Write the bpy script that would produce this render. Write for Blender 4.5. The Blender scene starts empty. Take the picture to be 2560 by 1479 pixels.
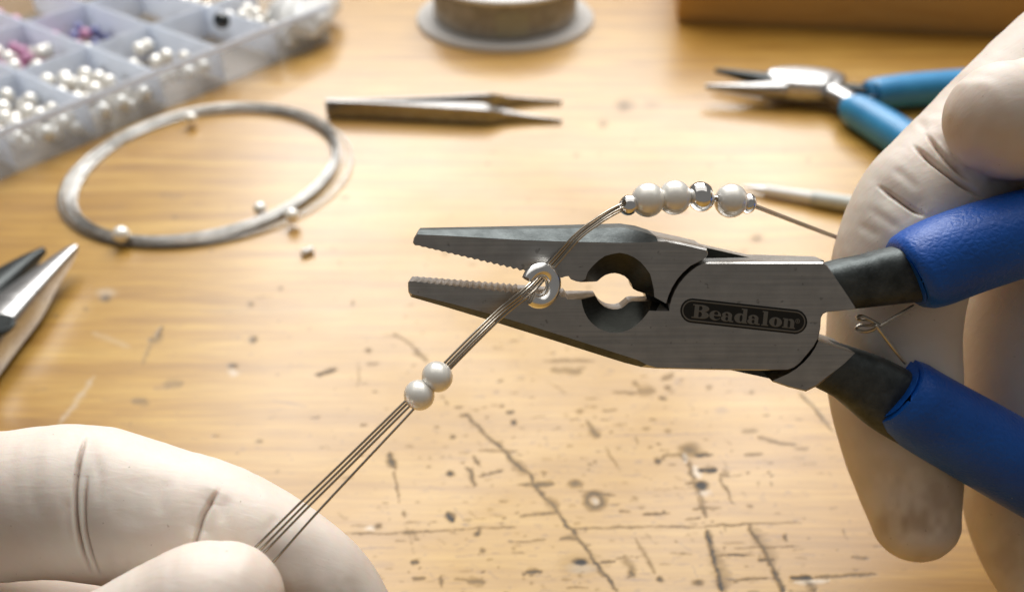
import bpy, bmesh, math, random
import numpy as np
from mathutils import Vector, Matrix

random.seed(7)
rng = np.random.default_rng(7)
S = bpy.context.scene
C = S.collection
MM = 0.001                                  # everything below is worked out in millimetres

# ------------------------------------------------------------------ camera
CAM_H, PITCH, FPX = 142.0, math.radians(37.0), 2235.0
cam_d = bpy.data.cameras.new('camera')
cam = bpy.data.objects.new('camera', cam_d)
C.objects.link(cam)
cam.location = (0, 0, CAM_H * MM)
cam.rotation_euler = (math.pi / 2 - PITCH, 0, 0)
cam_d.sensor_width = 36.0
cam_d.lens = 36.0 * FPX / 2560.0
cam_d.clip_start, cam_d.clip_end = 0.005, 20.0
cam_d.dof.use_dof = True
cam_d.dof.focus_distance = 0.1225
cam_d.dof.aperture_fstop = 18.0
cam_d.dof.aperture_blades = 0
S.camera = cam

# ------------------------------------------------------------------ world, lamps, exposure
W = bpy.data.worlds.new('World')
S.world = W
W.use_nodes = True
bg = W.node_tree.nodes['Background']
bg.inputs[0].default_value = (1.0, 0.97, 0.93, 1)
bg.inputs[1].default_value = 0.155
ld = bpy.data.lights.new('window_light', 'AREA')
ld.shape = 'RECTANGLE'
ld.size, ld.size_y = 0.85, 0.95
ld.energy = 18.0
ld.color = (1.0, 0.99, 0.97)
lo = bpy.data.objects.new('window_light', ld)
C.objects.link(lo)
lo.location = (0.03, 0.87, 0.76)
lo.rotation_euler = (Vector((0.0, 0.25, 0.0)) - Vector(lo.location)).to_track_quat('-Z', 'Y').to_euler()
cd_ = bpy.data.lights.new('ceiling_bounce', 'AREA')     # area lamp added for daylight coming back from an unseen pale ceiling
cd_.shape = 'RECTANGLE'
cd_.size, cd_.size_y = 2.6, 1.8
cd_.energy = 11.0
cd_.color = (1.0, 0.97, 0.92)
co_ = bpy.data.objects.new('ceiling_bounce', cd_)
C.objects.link(co_)
co_.location = (0.0, 0.75, 1.55)
S.view_settings.view_transform = 'Standard'
S.view_settings.look = 'None'
S.view_settings.exposure = 0.0
S.view_settings.gamma = 1.0
S.cycles.use_denoising = True
S.cycles.max_bounces = 10
S.cycles.caustics_reflective = False
S.cycles.caustics_refractive = False
S.cycles.sample_clamp_indirect = 6.0

# ------------------------------------------------------------------ photo pixel -> place
RX = np.array([1.0, 0, 0])
UP = np.array([0, math.sin(PITCH), math.cos(PITCH)])
FW = np.array([0, math.cos(PITCH), -math.sin(PITCH)])
C0 = np.array([0, 0, CAM_H])


def ray(x, y):
    return FW + RX * (x - 1280) / FPX - UP * (y - 739.5) / FPX


def P(x, y, depth):                          # a point at a distance in front of the lens
    return C0 + ray(x, y) * depth


def T(x, y, z=0.0):                          # a point at a height above the table
    d = ray(x, y)
    return C0 + d * (z - CAM_H) / d[2]


def proj(V):
    Q = V - C0
    d = Q @ FW
    return 1280 + FPX * (Q @ RX) / d, 739.5 - FPX * (Q @ UP) / d


# plane of the pliers held in the hand: leans a little towards the lens
TAU = math.radians(11.0)
PO = P(1500, 740, 124.0)
PV = UP * math.cos(TAU) - FW * math.sin(TAU)
PN = -FW * math.cos(TAU) - UP * math.sin(TAU)


def PL(x, y, w=0.0):                         # w = millimetres in front of the pliers' face
    d = ray(x, y)
    t = ((PO + PN * w - C0) @ PN) / (d @ PN)
    return C0 + d * t


# ------------------------------------------------------------------ helpers
ORIGIN = {}


def thing(name, label, cat, origin, group=None):
    o = bpy.data.objects.new(name, None)
    o.empty_display_size = 0.005
    C.objects.link(o)
    o.location = Vector(origin) * MM
    o['label'], o['category'] = label, cat
    if group:
        o['group'] = group
    ORIGIN[o.name] = np.array(origin, float)
    return o


def tag(o, label, cat, group=None):
    o['label'], o['category'] = label, cat
    if group:
        o['group'] = group
    return o


def obj(name, VF, mat, parent=None, origin=None, smooth=True, sharp=35):
    V, F = VF
    V = np.asarray(V, float)
    if parent is not None:
        org = ORIGIN[parent.name]
    else:
        org = np.array(origin, float) if origin is not None else (V.min(0) + V.max(0)) / 2 * np.array([1, 1, 0]) + np.array([0, 0, V[:, 2].min()])
    me = bpy.data.meshes.new(name)
    me.from_pydata(((V - org) * MM).tolist(), [], [list(map(int, f)) for f in F])
    me.validate()
    bm = bmesh.new()
    bm.from_mesh(me)
    bmesh.ops.recalc_face_normals(bm, faces=bm.faces)
    bm.to_mesh(me)
    bm.free()
    me.polygons.foreach_set('use_smooth', [smooth] * len(me.polygons))
    if smooth and sharp:
        me.set_sharp_from_angle(angle=math.radians(sharp))
    me.materials.append(mat)
    o = bpy.data.objects.new(name, me)
    C.objects.link(o)
    if parent is not None:
        o.parent = parent
    else:
        o.location = Vector(org) * MM
    ORIGIN[o.name] = org
    return o


def join(*parts):
    V, F, n = [], [], 0
    for v, f in parts:
        v = np.asarray(v, float)
        V.append(v)
        F += [[i + n for i in q] for q in f]
        n += len(v)
    return np.concatenate(V), F


def spline(pts, n):
    pts = np.asarray(pts, float)
    Q = np.vstack([2 * pts[0] - pts[1], pts, 2 * pts[-1] - pts[-2]])
    out = []
    k = len(pts) - 1
    for j in range(n + 1):
        u = j / n * k
        i = min(int(u), k - 1)
        t = u - i
        a, b, c, d = Q[i:i + 4]
        out.append(0.5 * (2 * b + (c - a) * t + (2 * a - 5 * b + 4 * c - d) * t * t + (3 * b - a - 3 * c + d) * t ** 3))
    return np.array(out)


def unit(v):
    v = np.asarray(v, float)
    return v / np.linalg.norm(v)


def rings(R, cap=True, close=False):
    """faces over a list of equally long rings"""
    k, n = len(R), len(R[0])
    V = np.concatenate(R)
    F = []
    for i in range(k if close else k - 1):
        a, b = i * n, ((i + 1) % k) * n
        for j in range(n):
            j2 = (j + 1) % n
            F.append([a + j, a + j2, b + j2, b + j])
    if cap and not close:
        F.append(list(range(n))[::-1])
        F.append(list(range((k - 1) * n, k * n)))
    return V, F


def tube(path, rad, n=8, close=False, round_ends=False, flat=None):
    path = np.asarray(path, float)
    k = len(path)
    rad = np.full(k, rad, float) if np.isscalar(rad) else np.asarray(rad, float)
    if close:
        tan = np.roll(path, -1, 0) - np.roll(path, 1, 0)
    else:
        tan = np.gradient(path, axis=0)
    tan /= np.linalg.norm(tan, axis=1)[:, None]
    ref = np.array([0.0, 0, 1]) if abs(tan[0][2]) < 0.9 else np.array([1.0, 0, 0])
    a = unit(np.cross(tan[0], ref))
    ang = np.arange(n) * 2 * math.pi / n
    R = []
    for i in range(k):
        a = unit(a - tan[i] * (a @ tan[i]))
        b = np.cross(tan[i], a)
        ring = [(np.cos(ang)[:, None] * a + np.sin(ang)[:, None] * b)]
        if round_ends and i == 0:
            for q in (8, 28, 50, 70):
                q = math.radians(q)
                R.append(path[i] - tan[i] * rad[i] * math.cos(q) + ring[0] * rad[i] * math.sin(q))
        R.append(path[i] + ring[0] * rad[i])
        if round_ends and i == k - 1:
            for q in (70, 50, 28, 8):
                q = math.radians(q)
                R.append(path[i] + tan[i] * rad[i] * math.cos(q) + ring[0] * rad[i] * math.sin(q))
    return rings(R, True, close)


def superloft(secs, n=28):
    """secs: (centre, half vector a, half vector b, exponent)"""
    R = []
    for c, a, b, e in secs:
        ang = np.arange(n) * 2 * math.pi / n
        ca, sa = np.cos(ang), np.sin(ang)
        x = np.sign(ca) * np.abs(ca) ** (2 / e)
        y = np.sign(sa) * np.abs(sa) ** (2 / e)
        R.append(np.asarray(c) + x[:, None] * np.asarray(a) + y[:, None] * np.asarray(b))
    return rings(R)


def box(c, ex, ey, ez, bev=0.0):
    """box from its centre and three half vectors, edges chamfered when bev > 0 (mm)"""
    c, ex, ey, ez = (np.asarray(v, float) for v in (c, ex, ey, ez))
    V = [c + sx * ex + sy * ey + sz * ez for sz in (-1, 1) for sx, sy in ((-1, -1), (1, -1), (1, 1), (-1, 1))]
    F = [[3, 2, 1, 0], [4, 5, 6, 7], [0, 1, 5, 4], [1, 2, 6, 5], [2, 3, 7, 6], [3, 0, 4, 7]]
    if bev:
        bm = bmesh.new()
        vs = [bm.verts.new(v) for v in V]
        for f in F:
            bm.faces.new([vs[i] for i in f])
        bmesh.ops.bevel(bm, geom=bm.edges[:], offset=bev, segments=2, affect='EDGES', profile=0.5)
        bm.verts.index_update()
        out = np.array([v.co[:] for v in bm.verts]), [[v.index for v in f.verts] for f in bm.faces]
        bm.free()
        return out
    return np.array(V), F


def lathe(profile, n=32, axis=2):
    """closed profile of (r, h) turned round z"""
    R = []
    for i in range(n):
        a = 2 * math.pi * i / n
        R.append(np.array([[r * math.cos(a), r * math.sin(a), h] for r, h in profile]))
    return rings(R, False, True)


def disc(c, r0, r1, z0, z1, bev=0.4, n=64):
    prof = [(r0, z0), (r1 - bev, z0), (r1, z0 + bev), (r1, z1 - bev), (r1 - bev, z1), (r0, z1)]
    V, F = lathe(prof, n)
    return V + np.array([c[0], c[1], 0]), F


def vn(x, y, seed):
    r = np.random.default_rng(seed).uniform(-1, 1, (64, 64))
    i, j = np.floor(x).astype(np.int64), np.floor(y).astype(np.int64)
    fx, fy = x - i, y - j
    fx, fy = fx * fx * (3 - 2 * fx), fy * fy * (3 - 2 * fy)
    g = lambda a, b: r[a % 64, b % 64]
    return (g(i, j) * (1 - fx) + g(i + 1, j) * fx) * (1 - fy) + (g(i, j + 1) * (1 - fx) + g(i + 1, j + 1) * fx) * fy


# ------------------------------------------------------------------ materials
def mat(name):
    m = bpy.data.materials.new(name)
    m.use_nodes = True
    nt = m.node_tree
    return m, nt.nodes, nt.links, nt.nodes['Principled BSDF']


def setp(b, **k):
    for key, v in k.items():
        b.inputs[key.replace('_', ' ')].default_value = v


def node(N, t, **k):
    n = N.new(t)
    for key, v in k.items():
        setattr(n, key, v)
    return n


def noise(N, L, scale, vec=None, detail=4.0, rough=0.55, dist=0.0):
    n = N.new('ShaderNodeTexNoise')
    n.inputs['Scale'].default_value = scale
    n.inputs['Detail'].default_value = detail
    n.inputs['Roughness'].default_value = rough
    n.inputs['Distortion'].default_value = dist
    if vec is not None:
        L.new(vec, n.inputs['Vector'])
    return n


def coords(N, L, scale=(1, 1, 1), rot=(0, 0, 0), kind='Object'):
    tc = N.new('ShaderNodeTexCoord')
    mp = N.new('ShaderNodeMapping')
    mp.inputs['Scale'].default_value = scale
    mp.inputs['Rotation'].default_value = rot
    L.new(tc.outputs[kind], mp.inputs['Vector'])
    return mp.outputs[0]


def ramp(N, L, src, stops):
    r = N.new('ShaderNodeValToRGB')
    cr = r.color_ramp
    while len(cr.elements) < len(stops):
        cr.elements.new(0.5)
    for e, (p, c) in zip(cr.elements, stops):
        e.position = p
        e.color = (*c, 1) if len(c) == 3 else c
    L.new(src, r.inputs[0])
    return r.outputs[0]


def mixc(N, L, fac, a, b, mode='MIX'):
    m = N.new('ShaderNodeMix')
    m.data_type = 'RGBA'
    m.blend_type = mode
    for s, v in ((m.inputs[0], fac), (m.inputs[6], a), (m.inputs[7], b)):
        if hasattr(v, 'is_output'):
            L.new(v, s)
        elif isinstance(v, (int, float)):
            s.default_value = v
        else:
            s.default_value = (*v, 1)
    return m.outputs[2]


def math_(N, L, op, a, b=0.0, clamp=False):
    m = N.new('ShaderNodeMath')
    m.operation = op
    m.use_clamp = clamp
    for s, v in ((m.inputs[0], a), (m.inputs[1], b)):
        if hasattr(v, 'is_output'):
            L.new(v, s)
        else:
            s.default_value = v
    return m.outputs[0]


def bump(N, L, b, h, strength, dist):
    n = N.new('ShaderNodeBump')
    n.inputs['Strength'].default_value = strength
    n.inputs['Distance'].default_value = dist
    L.new(h, n.inputs['Height'])
    L.new(n.outputs[0], b.inputs['Normal'])
    return n


def attr(N, name):
    a = N.new('ShaderNodeAttribute')
    a.attribute_name = name
    return a.outputs['Fac']


def simple(name, col, rough=0.4, metal=0.0, var=0.08, scale=400.0, bmp=0.0, **k):
    m, N, L, b = mat(name)
    nz = noise(N, L, scale, coords(N, L))
    lo_ = tuple(max(0, c * (1 - var)) for c in col)
    hi_ = tuple(min(1, c * (1 + var)) for c in col)
    L.new(ramp(N, L, nz.outputs[0], [(0.3, lo_), (0.7, hi_)]), b.inputs['Base Color'])
    setp(b, Roughness=rough, Metallic=metal, **k)
    rr = ramp(N, L, nz.outputs[0], [(0.3, (rough * 0.85,) * 3), (0.7, (min(1, rough * 1.15),) * 3)])
    L.new(rr, b.inputs['Roughness'])
    if bmp:
        bump(N, L, b, nz.outputs[0], 0.5, bmp)
    return m


def make_table_mat():
    m, N, L, b = mat('varnished_pine')
    vec = coords(N, L, (1, 1, 1), (0, 0, math.radians(-1.5)))
    st = coords(N, L, (14, 190, 60), (0, 0, math.radians(-1.5)))
    fine = coords(N, L, (60, 900, 200), (0, 0, math.radians(-1.5)))
    por = coords(N, L, (230, 1500, 600), (0, 0, math.radians(-1.5)))
    n1 = noise(N, L, 1.0, st, 5, 0.6, 0.4)
    n2 = noise(N, L, 1.0, fine, 4, 0.6)
    n3 = noise(N, L, 1.0, por, 2, 0.5)
    n4 = noise(N, L, 16.0, vec, 3, 0.5)
    n5 = noise(N, L, 90.0, vec, 4, 0.6)
    base = ramp(N, L, n1.outputs[0], [(0.25, (0.28, 0.132, 0.014)), (0.5, (0.44, 0.24, 0.034)), (0.75, (0.56, 0.345, 0.075))])
    big = ramp(N, L, n4.outputs[0], [(0.3, (0.86, 0.80, 0.70)), (0.7, (1.08, 1.10, 1.12))])
    base = mixc(N, L, 1.0, base, big, 'MULTIPLY')
    f2 = ramp(N, L, n2.outputs[0], [(0.3, (0.76, 0.70, 0.62)), (0.65, (1.06, 1.06, 1.06))])
    base = mixc(N, L, 0.8, base, f2, 'MULTIPLY')
    pm = ramp(N, L, n3.outputs[0], [(0.66, (0, 0, 0)), (0.76, (1, 1, 1))])
    wmask = attr(N, 'worn')                  # the middle of the bench is rubbed pale and pitted
    pf = math_(N, L, 'MULTIPLY', pm, math_(N, L, 'MULTIPLY_ADD', wmask, 0.30, True))
    base = mixc(N, L, math_(N, L, 'MULTIPLY', wmask, 0.42), base, (0.52, 0.33, 0.105))
    base = mixc(N, L, pf, base, (0.16, 0.095, 0.045))
    dk, lt, bn = attr(N, 'dark_mark'), attr(N, 'pale_mark'), attr(N, 'brown_mark')
    base = mixc(N, L, bn, base, (0.20, 0.105, 0.04))
    base = mixc(N, L, lt, base, (0.66, 0.62, 0.55))
    mottled = ramp(N, L, n5.outputs[0], [(0.3, (0.035, 0.033, 0.034)), (0.7, (0.10, 0.09, 0.078))])
    base = mixc(N, L, math_(N, L, 'MULTIPLY', dk, 1.25, True), base, mottled)
    L.new(base, b.inputs['Base Color'])
    rg = math_(N, L, 'ADD', math_(N, L, 'MULTIPLY', n5.outputs[0], 0.16), math_(N, L, 'ADD', math_(N, L, 'MULTIPLY', wmask, 0.12), 0.30))
    rg = math_(N, L, 'ADD', rg, math_(N, L, 'MULTIPLY', dk, 0.3))
    L.new(rg, b.inputs['Roughness'])
    h = math_(N, L, 'ADD', math_(N, L, 'MULTIPLY', n2.outputs[0], 0.6), math_(N, L, 'MULTIPLY', n1.outputs[0], 0.6))
    setp(b, Coat_Roughness=0.30, Coat_IOR=1.6)
    cw = math_(N, L, 'SUBTRACT', 0.95, math_(N, L, 'MULTIPLY', wmask, 0.75))      # varnish worn away in the middle
    L.new(math_(N, L, 'SUBTRACT', cw, dk, True), b.inputs['Coat Weight'])
    bump(N, L, b, h, 0.35, 0.00025)
    return m


def make_glove_mat():
    m, N, L, b = mat('latex')
    vec = coords(N, L, (1, 1, 1), (0.6, 0.45, 0.9))
    wr = coords(N, L, (260, 900, 420), (0.5, 0.8, 0.3))
    n1 = noise(N, L, 90, vec, 4, 0.6)
    n2 = noise(N, L, 1500, vec, 3, 0.6)
    n3 = noise(N, L, 1500, vec, 2, 0.5)
    n4 = noise(N, L, 45, vec, 5, 0.65, 0.6)
    base = ramp(N, L, n1.outputs[0], [(0.3, (0.77, 0.66, 0.575)), (0.7, (0.83, 0.75, 0.67))])
    base = mixc(N, L, ramp(N, L, n4.outputs[0], [(0.52, (0, 0, 0)), (0.72, (0.5, 0.5, 0.5))]), base, (0.68, 0.60, 0.47))
    base = mixc(N, L, ramp(N, L, n3.outputs[0], [(0.735, (0, 0, 0)), (0.78, (0.6, 0.6, 0.6))]), base, (0.34, 0.25, 0.18))
    base = mixc(N, L, attr(N, 'grime_and_fold_shade'), base, (0.33, 0.215, 0.135))  # dirt patches, plus shade painted into the glove creases
    L.new(base, b.inputs['Base Color'])
    setp(b, Roughness=0.46, Subsurface_Weight=0.4, Subsurface_Scale=0.003, Specular_IOR_Level=0.35)
    b.inputs['Subsurface Radius'].default_value = (1.0, 0.45, 0.25)
    n6 = noise(N, L, 1.0, wr, 3, 0.5, 0.6)
    h = math_(N, L, 'ADD', math_(N, L, 'MULTIPLY', n2.outputs[0], 0.25), n6.outputs[0])
    bump(N, L, b, h, 0.24, 0.00022)
    return m


def make_steel(name, lo_, hi_, rough, streak=(0, 0, 0), aniso=(40, 2600, 2600), bmp=0.00004, metal=1.0, pits=0.0):
    m, N, L, b = mat(name)
    v = coords(N, L, aniso, streak)
    n1 = noise(N, L, 1.0, v, 3, 0.7)
    n2 = noise(N, L, 300, coords(N, L), 4, 0.6)
    c = ramp(N, L, n2.outputs[0], [(0.3, lo_), (0.7, hi_)])
    c = mixc(N, L, 0.6, c, ramp(N, L, n1.outputs[0], [(0.35, (0.8, 0.8, 0.8)), (0.66, (1.15, 1.15, 1.15))]), 'MULTIPLY')
    if pits:
        n3 = noise(N, L, 900, coords(N, L), 2, 0.5)
        c = mixc(N, L, ramp(N, L, n3.outputs[0], [(0.68, (0, 0, 0)), (0.74, (pits,) * 3)]), c, (0.03, 0.025, 0.02))
    L.new(c, b.inputs['Base Color'])
    r = math_(N, L, 'ADD', math_(N, L, 'MULTIPLY', n1.outputs[0], 0.22), rough - 0.11)
    L.new(r, b.inputs['Roughness'])
    setp(b, Metallic=metal)
    bump(N, L, b, n1.outputs[0], 0.5, bmp)
    return m


def make_grip(name, lo_, hi_, bmp=0.0003, rough=0.42):
    m, N, L, b = mat(name)
    v = coords(N, L)
    n1 = noise(N, L, 1200, v, 4, 0.6, 0.5)
    n2 = noise(N, L, 120, v, 4, 0.6)
    vo = N.new('ShaderNodeTexVoronoi')
    vo.feature = 'DISTANCE_TO_EDGE'
    vo.inputs['Scale'].default_value = 1100
    L.new(v, vo.inputs['Vector'])
    c = ramp(N, L, n2.outputs[0], [(0.3, lo_), (0.7, hi_)])
    n3 = noise(N, L, 1300, v, 2, 0.5)
    c = mixc(N, L, ramp(N, L, n3.outputs[0], [(0.74, (0, 0, 0)), (0.80, (0.45, 0.45, 0.45))]), c, (0.25, 0.32, 0.5))
    L.new(c, b.inputs['Base Color'])
    setp(b, Roughness=rough, Specular_IOR_Level=0.45)
    h = math_(N, L, 'ADD', math_(N, L, 'MULTIPLY', vo.outputs[0], 1.2), n1.outputs[0])
    bump(N, L, b, h, 0.3, bmp)
    return m


def make_pearl(name, lo_, hi_):
    m, N, L, b = mat(name)
    n1 = noise(N, L, 500, coords(N, L), 3, 0.5)
    lw = N.new('ShaderNodeLayerWeight')
    lw.inputs[0].default_value = 0.35
    c = ramp(N, L, n1.outputs[0], [(0.3, lo_), (0.7, hi_)])
    c = mixc(N, L, math_(N, L, 'MULTIPLY', lw.outputs['Facing'], 0.25), c, (0.90, 0.80, 0.68))
    L.new(c, b.inputs['Base Color'])
    setp(b, Roughness=0.3, Metallic=0.28, Subsurface_Weight=0.5, Subsurface_Scale=0.0015, Coat_Weight=1.0, Coat_Roughness=0.14, Specular_IOR_Level=0.6)
    b.inputs['Subsurface Radius'].default_value = (1.0, 0.97, 0.92)
    bump(N, L, b, n1.outputs[0], 0.2, 0.0003)
    return m


def make_frosted(name, col, clear):
    m, N, L, b = mat(name)
    n1 = noise(N, L, 120, coords(N, L), 3, 0.5)
    L.new(ramp(N, L, n1.outputs[0], [(0.3, tuple(c * 0.93 for c in col)), (0.7, col)]), b.inputs['Base Color'])
    setp(b, Roughness=0.22, Specular_IOR_Level=0.5)
    tr = N.new('ShaderNodeBsdfTransparent')
    tr.inputs[0].default_value = (0.93, 0.95, 0.97, 1)
    tl = N.new('ShaderNodeBsdfTranslucent')
    tl.inputs[0].default_value = (*col, 1)
    a1 = N.new('ShaderNodeMixShader')
    a1.inputs[0].default_value = 0.45
    L.new(b.outputs[0], a1.inputs[1])
    L.new(tl.outputs[0], a1.inputs[2])
    a2 = N.new('ShaderNodeMixShader')
    a2.inputs[0].default_value = clear
    L.new(a1.outputs[0], a2.inputs[1])
    L.new(tr.outputs[0], a2.inputs[2])
    L.new(a2.outputs[0], N['Material Output'].inputs[0])
    return m


def make_wood_block():
    m, N, L, b = mat('stained_wood')
    n1 = noise(N, L, 1.0, coords(N, L, (10, 160, 160)), 5, 0.6, 0.5)
    L.new(ramp(N, L, n1.outputs[0], [(0.25, (0.50, 0.29, 0.09)), (0.75, (0.64, 0.41, 0.15))]), b.inputs['Base Color'])
    setp(b, Roughness=0.45)
    bump(N, L, b, n1.outputs[0], 0.3, 0.0003)
    return m


def make_logo_mat():
    m, N, L, b = mat('etched_steel')
    e = attr(N, 'etch')
    n1 = noise(N, L, 1.0, coords(N, L, (60, 2600, 2600)), 3, 0.7)
    c = mixc(N, L, e, (0.012, 0.012, 0.010), (0.25, 0.24, 0.22))
    L.new(c, b.inputs['Base Color'])
    L.new(math_(N, L, 'ADD', math_(N, L, 'MULTIPLY', n1.outputs[0], 0.2), 0.34), b.inputs['Roughness'])
    L.new(math_(N, L, 'MULTIPLY_ADD', e, 0.7), b.inputs['Metallic'])
    N[-1].inputs[2].default_value = 0.3
    bump(N, L, b, e, 0.4, 0.00005)
    return m


M_TABLE = make_table_mat()
M_GLOVE = make_glove_mat()
M_FACE = make_steel('brushed_gunmetal', (0.40, 0.39, 0.375), (0.49, 0.48, 0.46), 0.40, pits=0.35)
M_FORGED = make_steel('forged_gunmetal', (0.055, 0.062, 0.062), (0.125, 0.138, 0.138), 0.56, aniso=(1400, 1400, 1400), bmp=0.00016)
M_RECESS = make_steel('turned_gunmetal', (0.055, 0.058, 0.052), (0.085, 0.088, 0.08), 0.42, aniso=(600, 2600, 2600))
M_TEETH = make_steel('worn_steel', (0.22, 0.21, 0.20), (0.46, 0.44, 0.43), 0.42, aniso=(1500, 1500, 1500), bmp=0.0002)
M_SPRING = make_steel('spring_steel', (0.40, 0.36, 0.30), (0.55, 0.50, 0.43), 0.3)
M_WIRE = simple('stainless_wire', (0.50, 0.45, 0.38), 0.22, 1.0, 0.06, 150)
M_COIL = make_steel('coiled_wire', (0.44, 0.43, 0.41), (0.62, 0.61, 0.59), 0.34, aniso=(300, 300, 300))
M_SILVER = simple('polished_silver', (0.93, 0.91, 0.89), 0.10, 1.0, 0.03, 300)
M_CRIMP = simple('silver_plate', (0.95, 0.94, 0.92), 0.18, 1.0, 0.04, 500)
M_STEEL = make_steel('satin_steel', (0.48, 0.47, 0.46), (0.60, 0.59, 0.58), 0.30, aniso=(60, 1500, 1500))
M_GREYSTEEL = make_steel('grey_steel', (0.30, 0.29, 0.28), (0.40, 0.39, 0.38), 0.30, aniso=(60, 1500, 1500))
M_DARKSTEEL = simple('blackened_steel', (0.05, 0.055, 0.055), 0.4, 0.8)
M_PEARL = make_pearl('pearl_lustre', (0.95, 0.905, 0.83), (0.98, 0.95, 0.89))
M_BLUE = make_grip('blue_vinyl', (0.002, 0.064, 0.33), (0.005, 0.096, 0.46))
M_SKYBLUE = make_grip('light_blue_vinyl', (0.03, 0.22, 0.46), (0.045, 0.28, 0.55), 0.00005, 0.35)
M_FROST = make_frosted('frosted_plastic', (0.84, 0.88, 0.95), 0.2)
M_CLEAR = make_frosted('clear_plastic', (0.86, 0.88, 0.91), 0.74)
M_BAG = make_frosted('bag_plastic', (0.90, 0.90, 0.89), 0.18)
M_WHITE = simple('white_plastic', (0.80, 0.80, 0.78), 0.35)
M_WIND = simple('wound_wire', (0.36, 0.345, 0.31), 0.36, 0.15, 0.25, 200)
M_PAPER = simple('grey_green_label', (0.36, 0.36, 0.29), 0.6)
M_BLOCK = make_wood_block()
M_PINK = simple('pink_glass', (0.58, 0.27, 0.44), 0.2, Coat_Weight=0.5)
M_LILAC = simple('lilac_glass', (0.22, 0.24, 0.48), 0.2, Coat_Weight=0.5)
M_GREEN = simple('green_glass', (0.035, 0.09, 0.05), 0.2, Coat_Weight=0.5)
M_BLACK = simple('black_glass', (0.006, 0.012, 0.016), 0.15, Coat_Weight=0.5)
M_GREYGRIP = simple('pale_grey_plastic', (0.50, 0.53, 0.50), 0.35)
M_LOGO = make_logo_mat()

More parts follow.
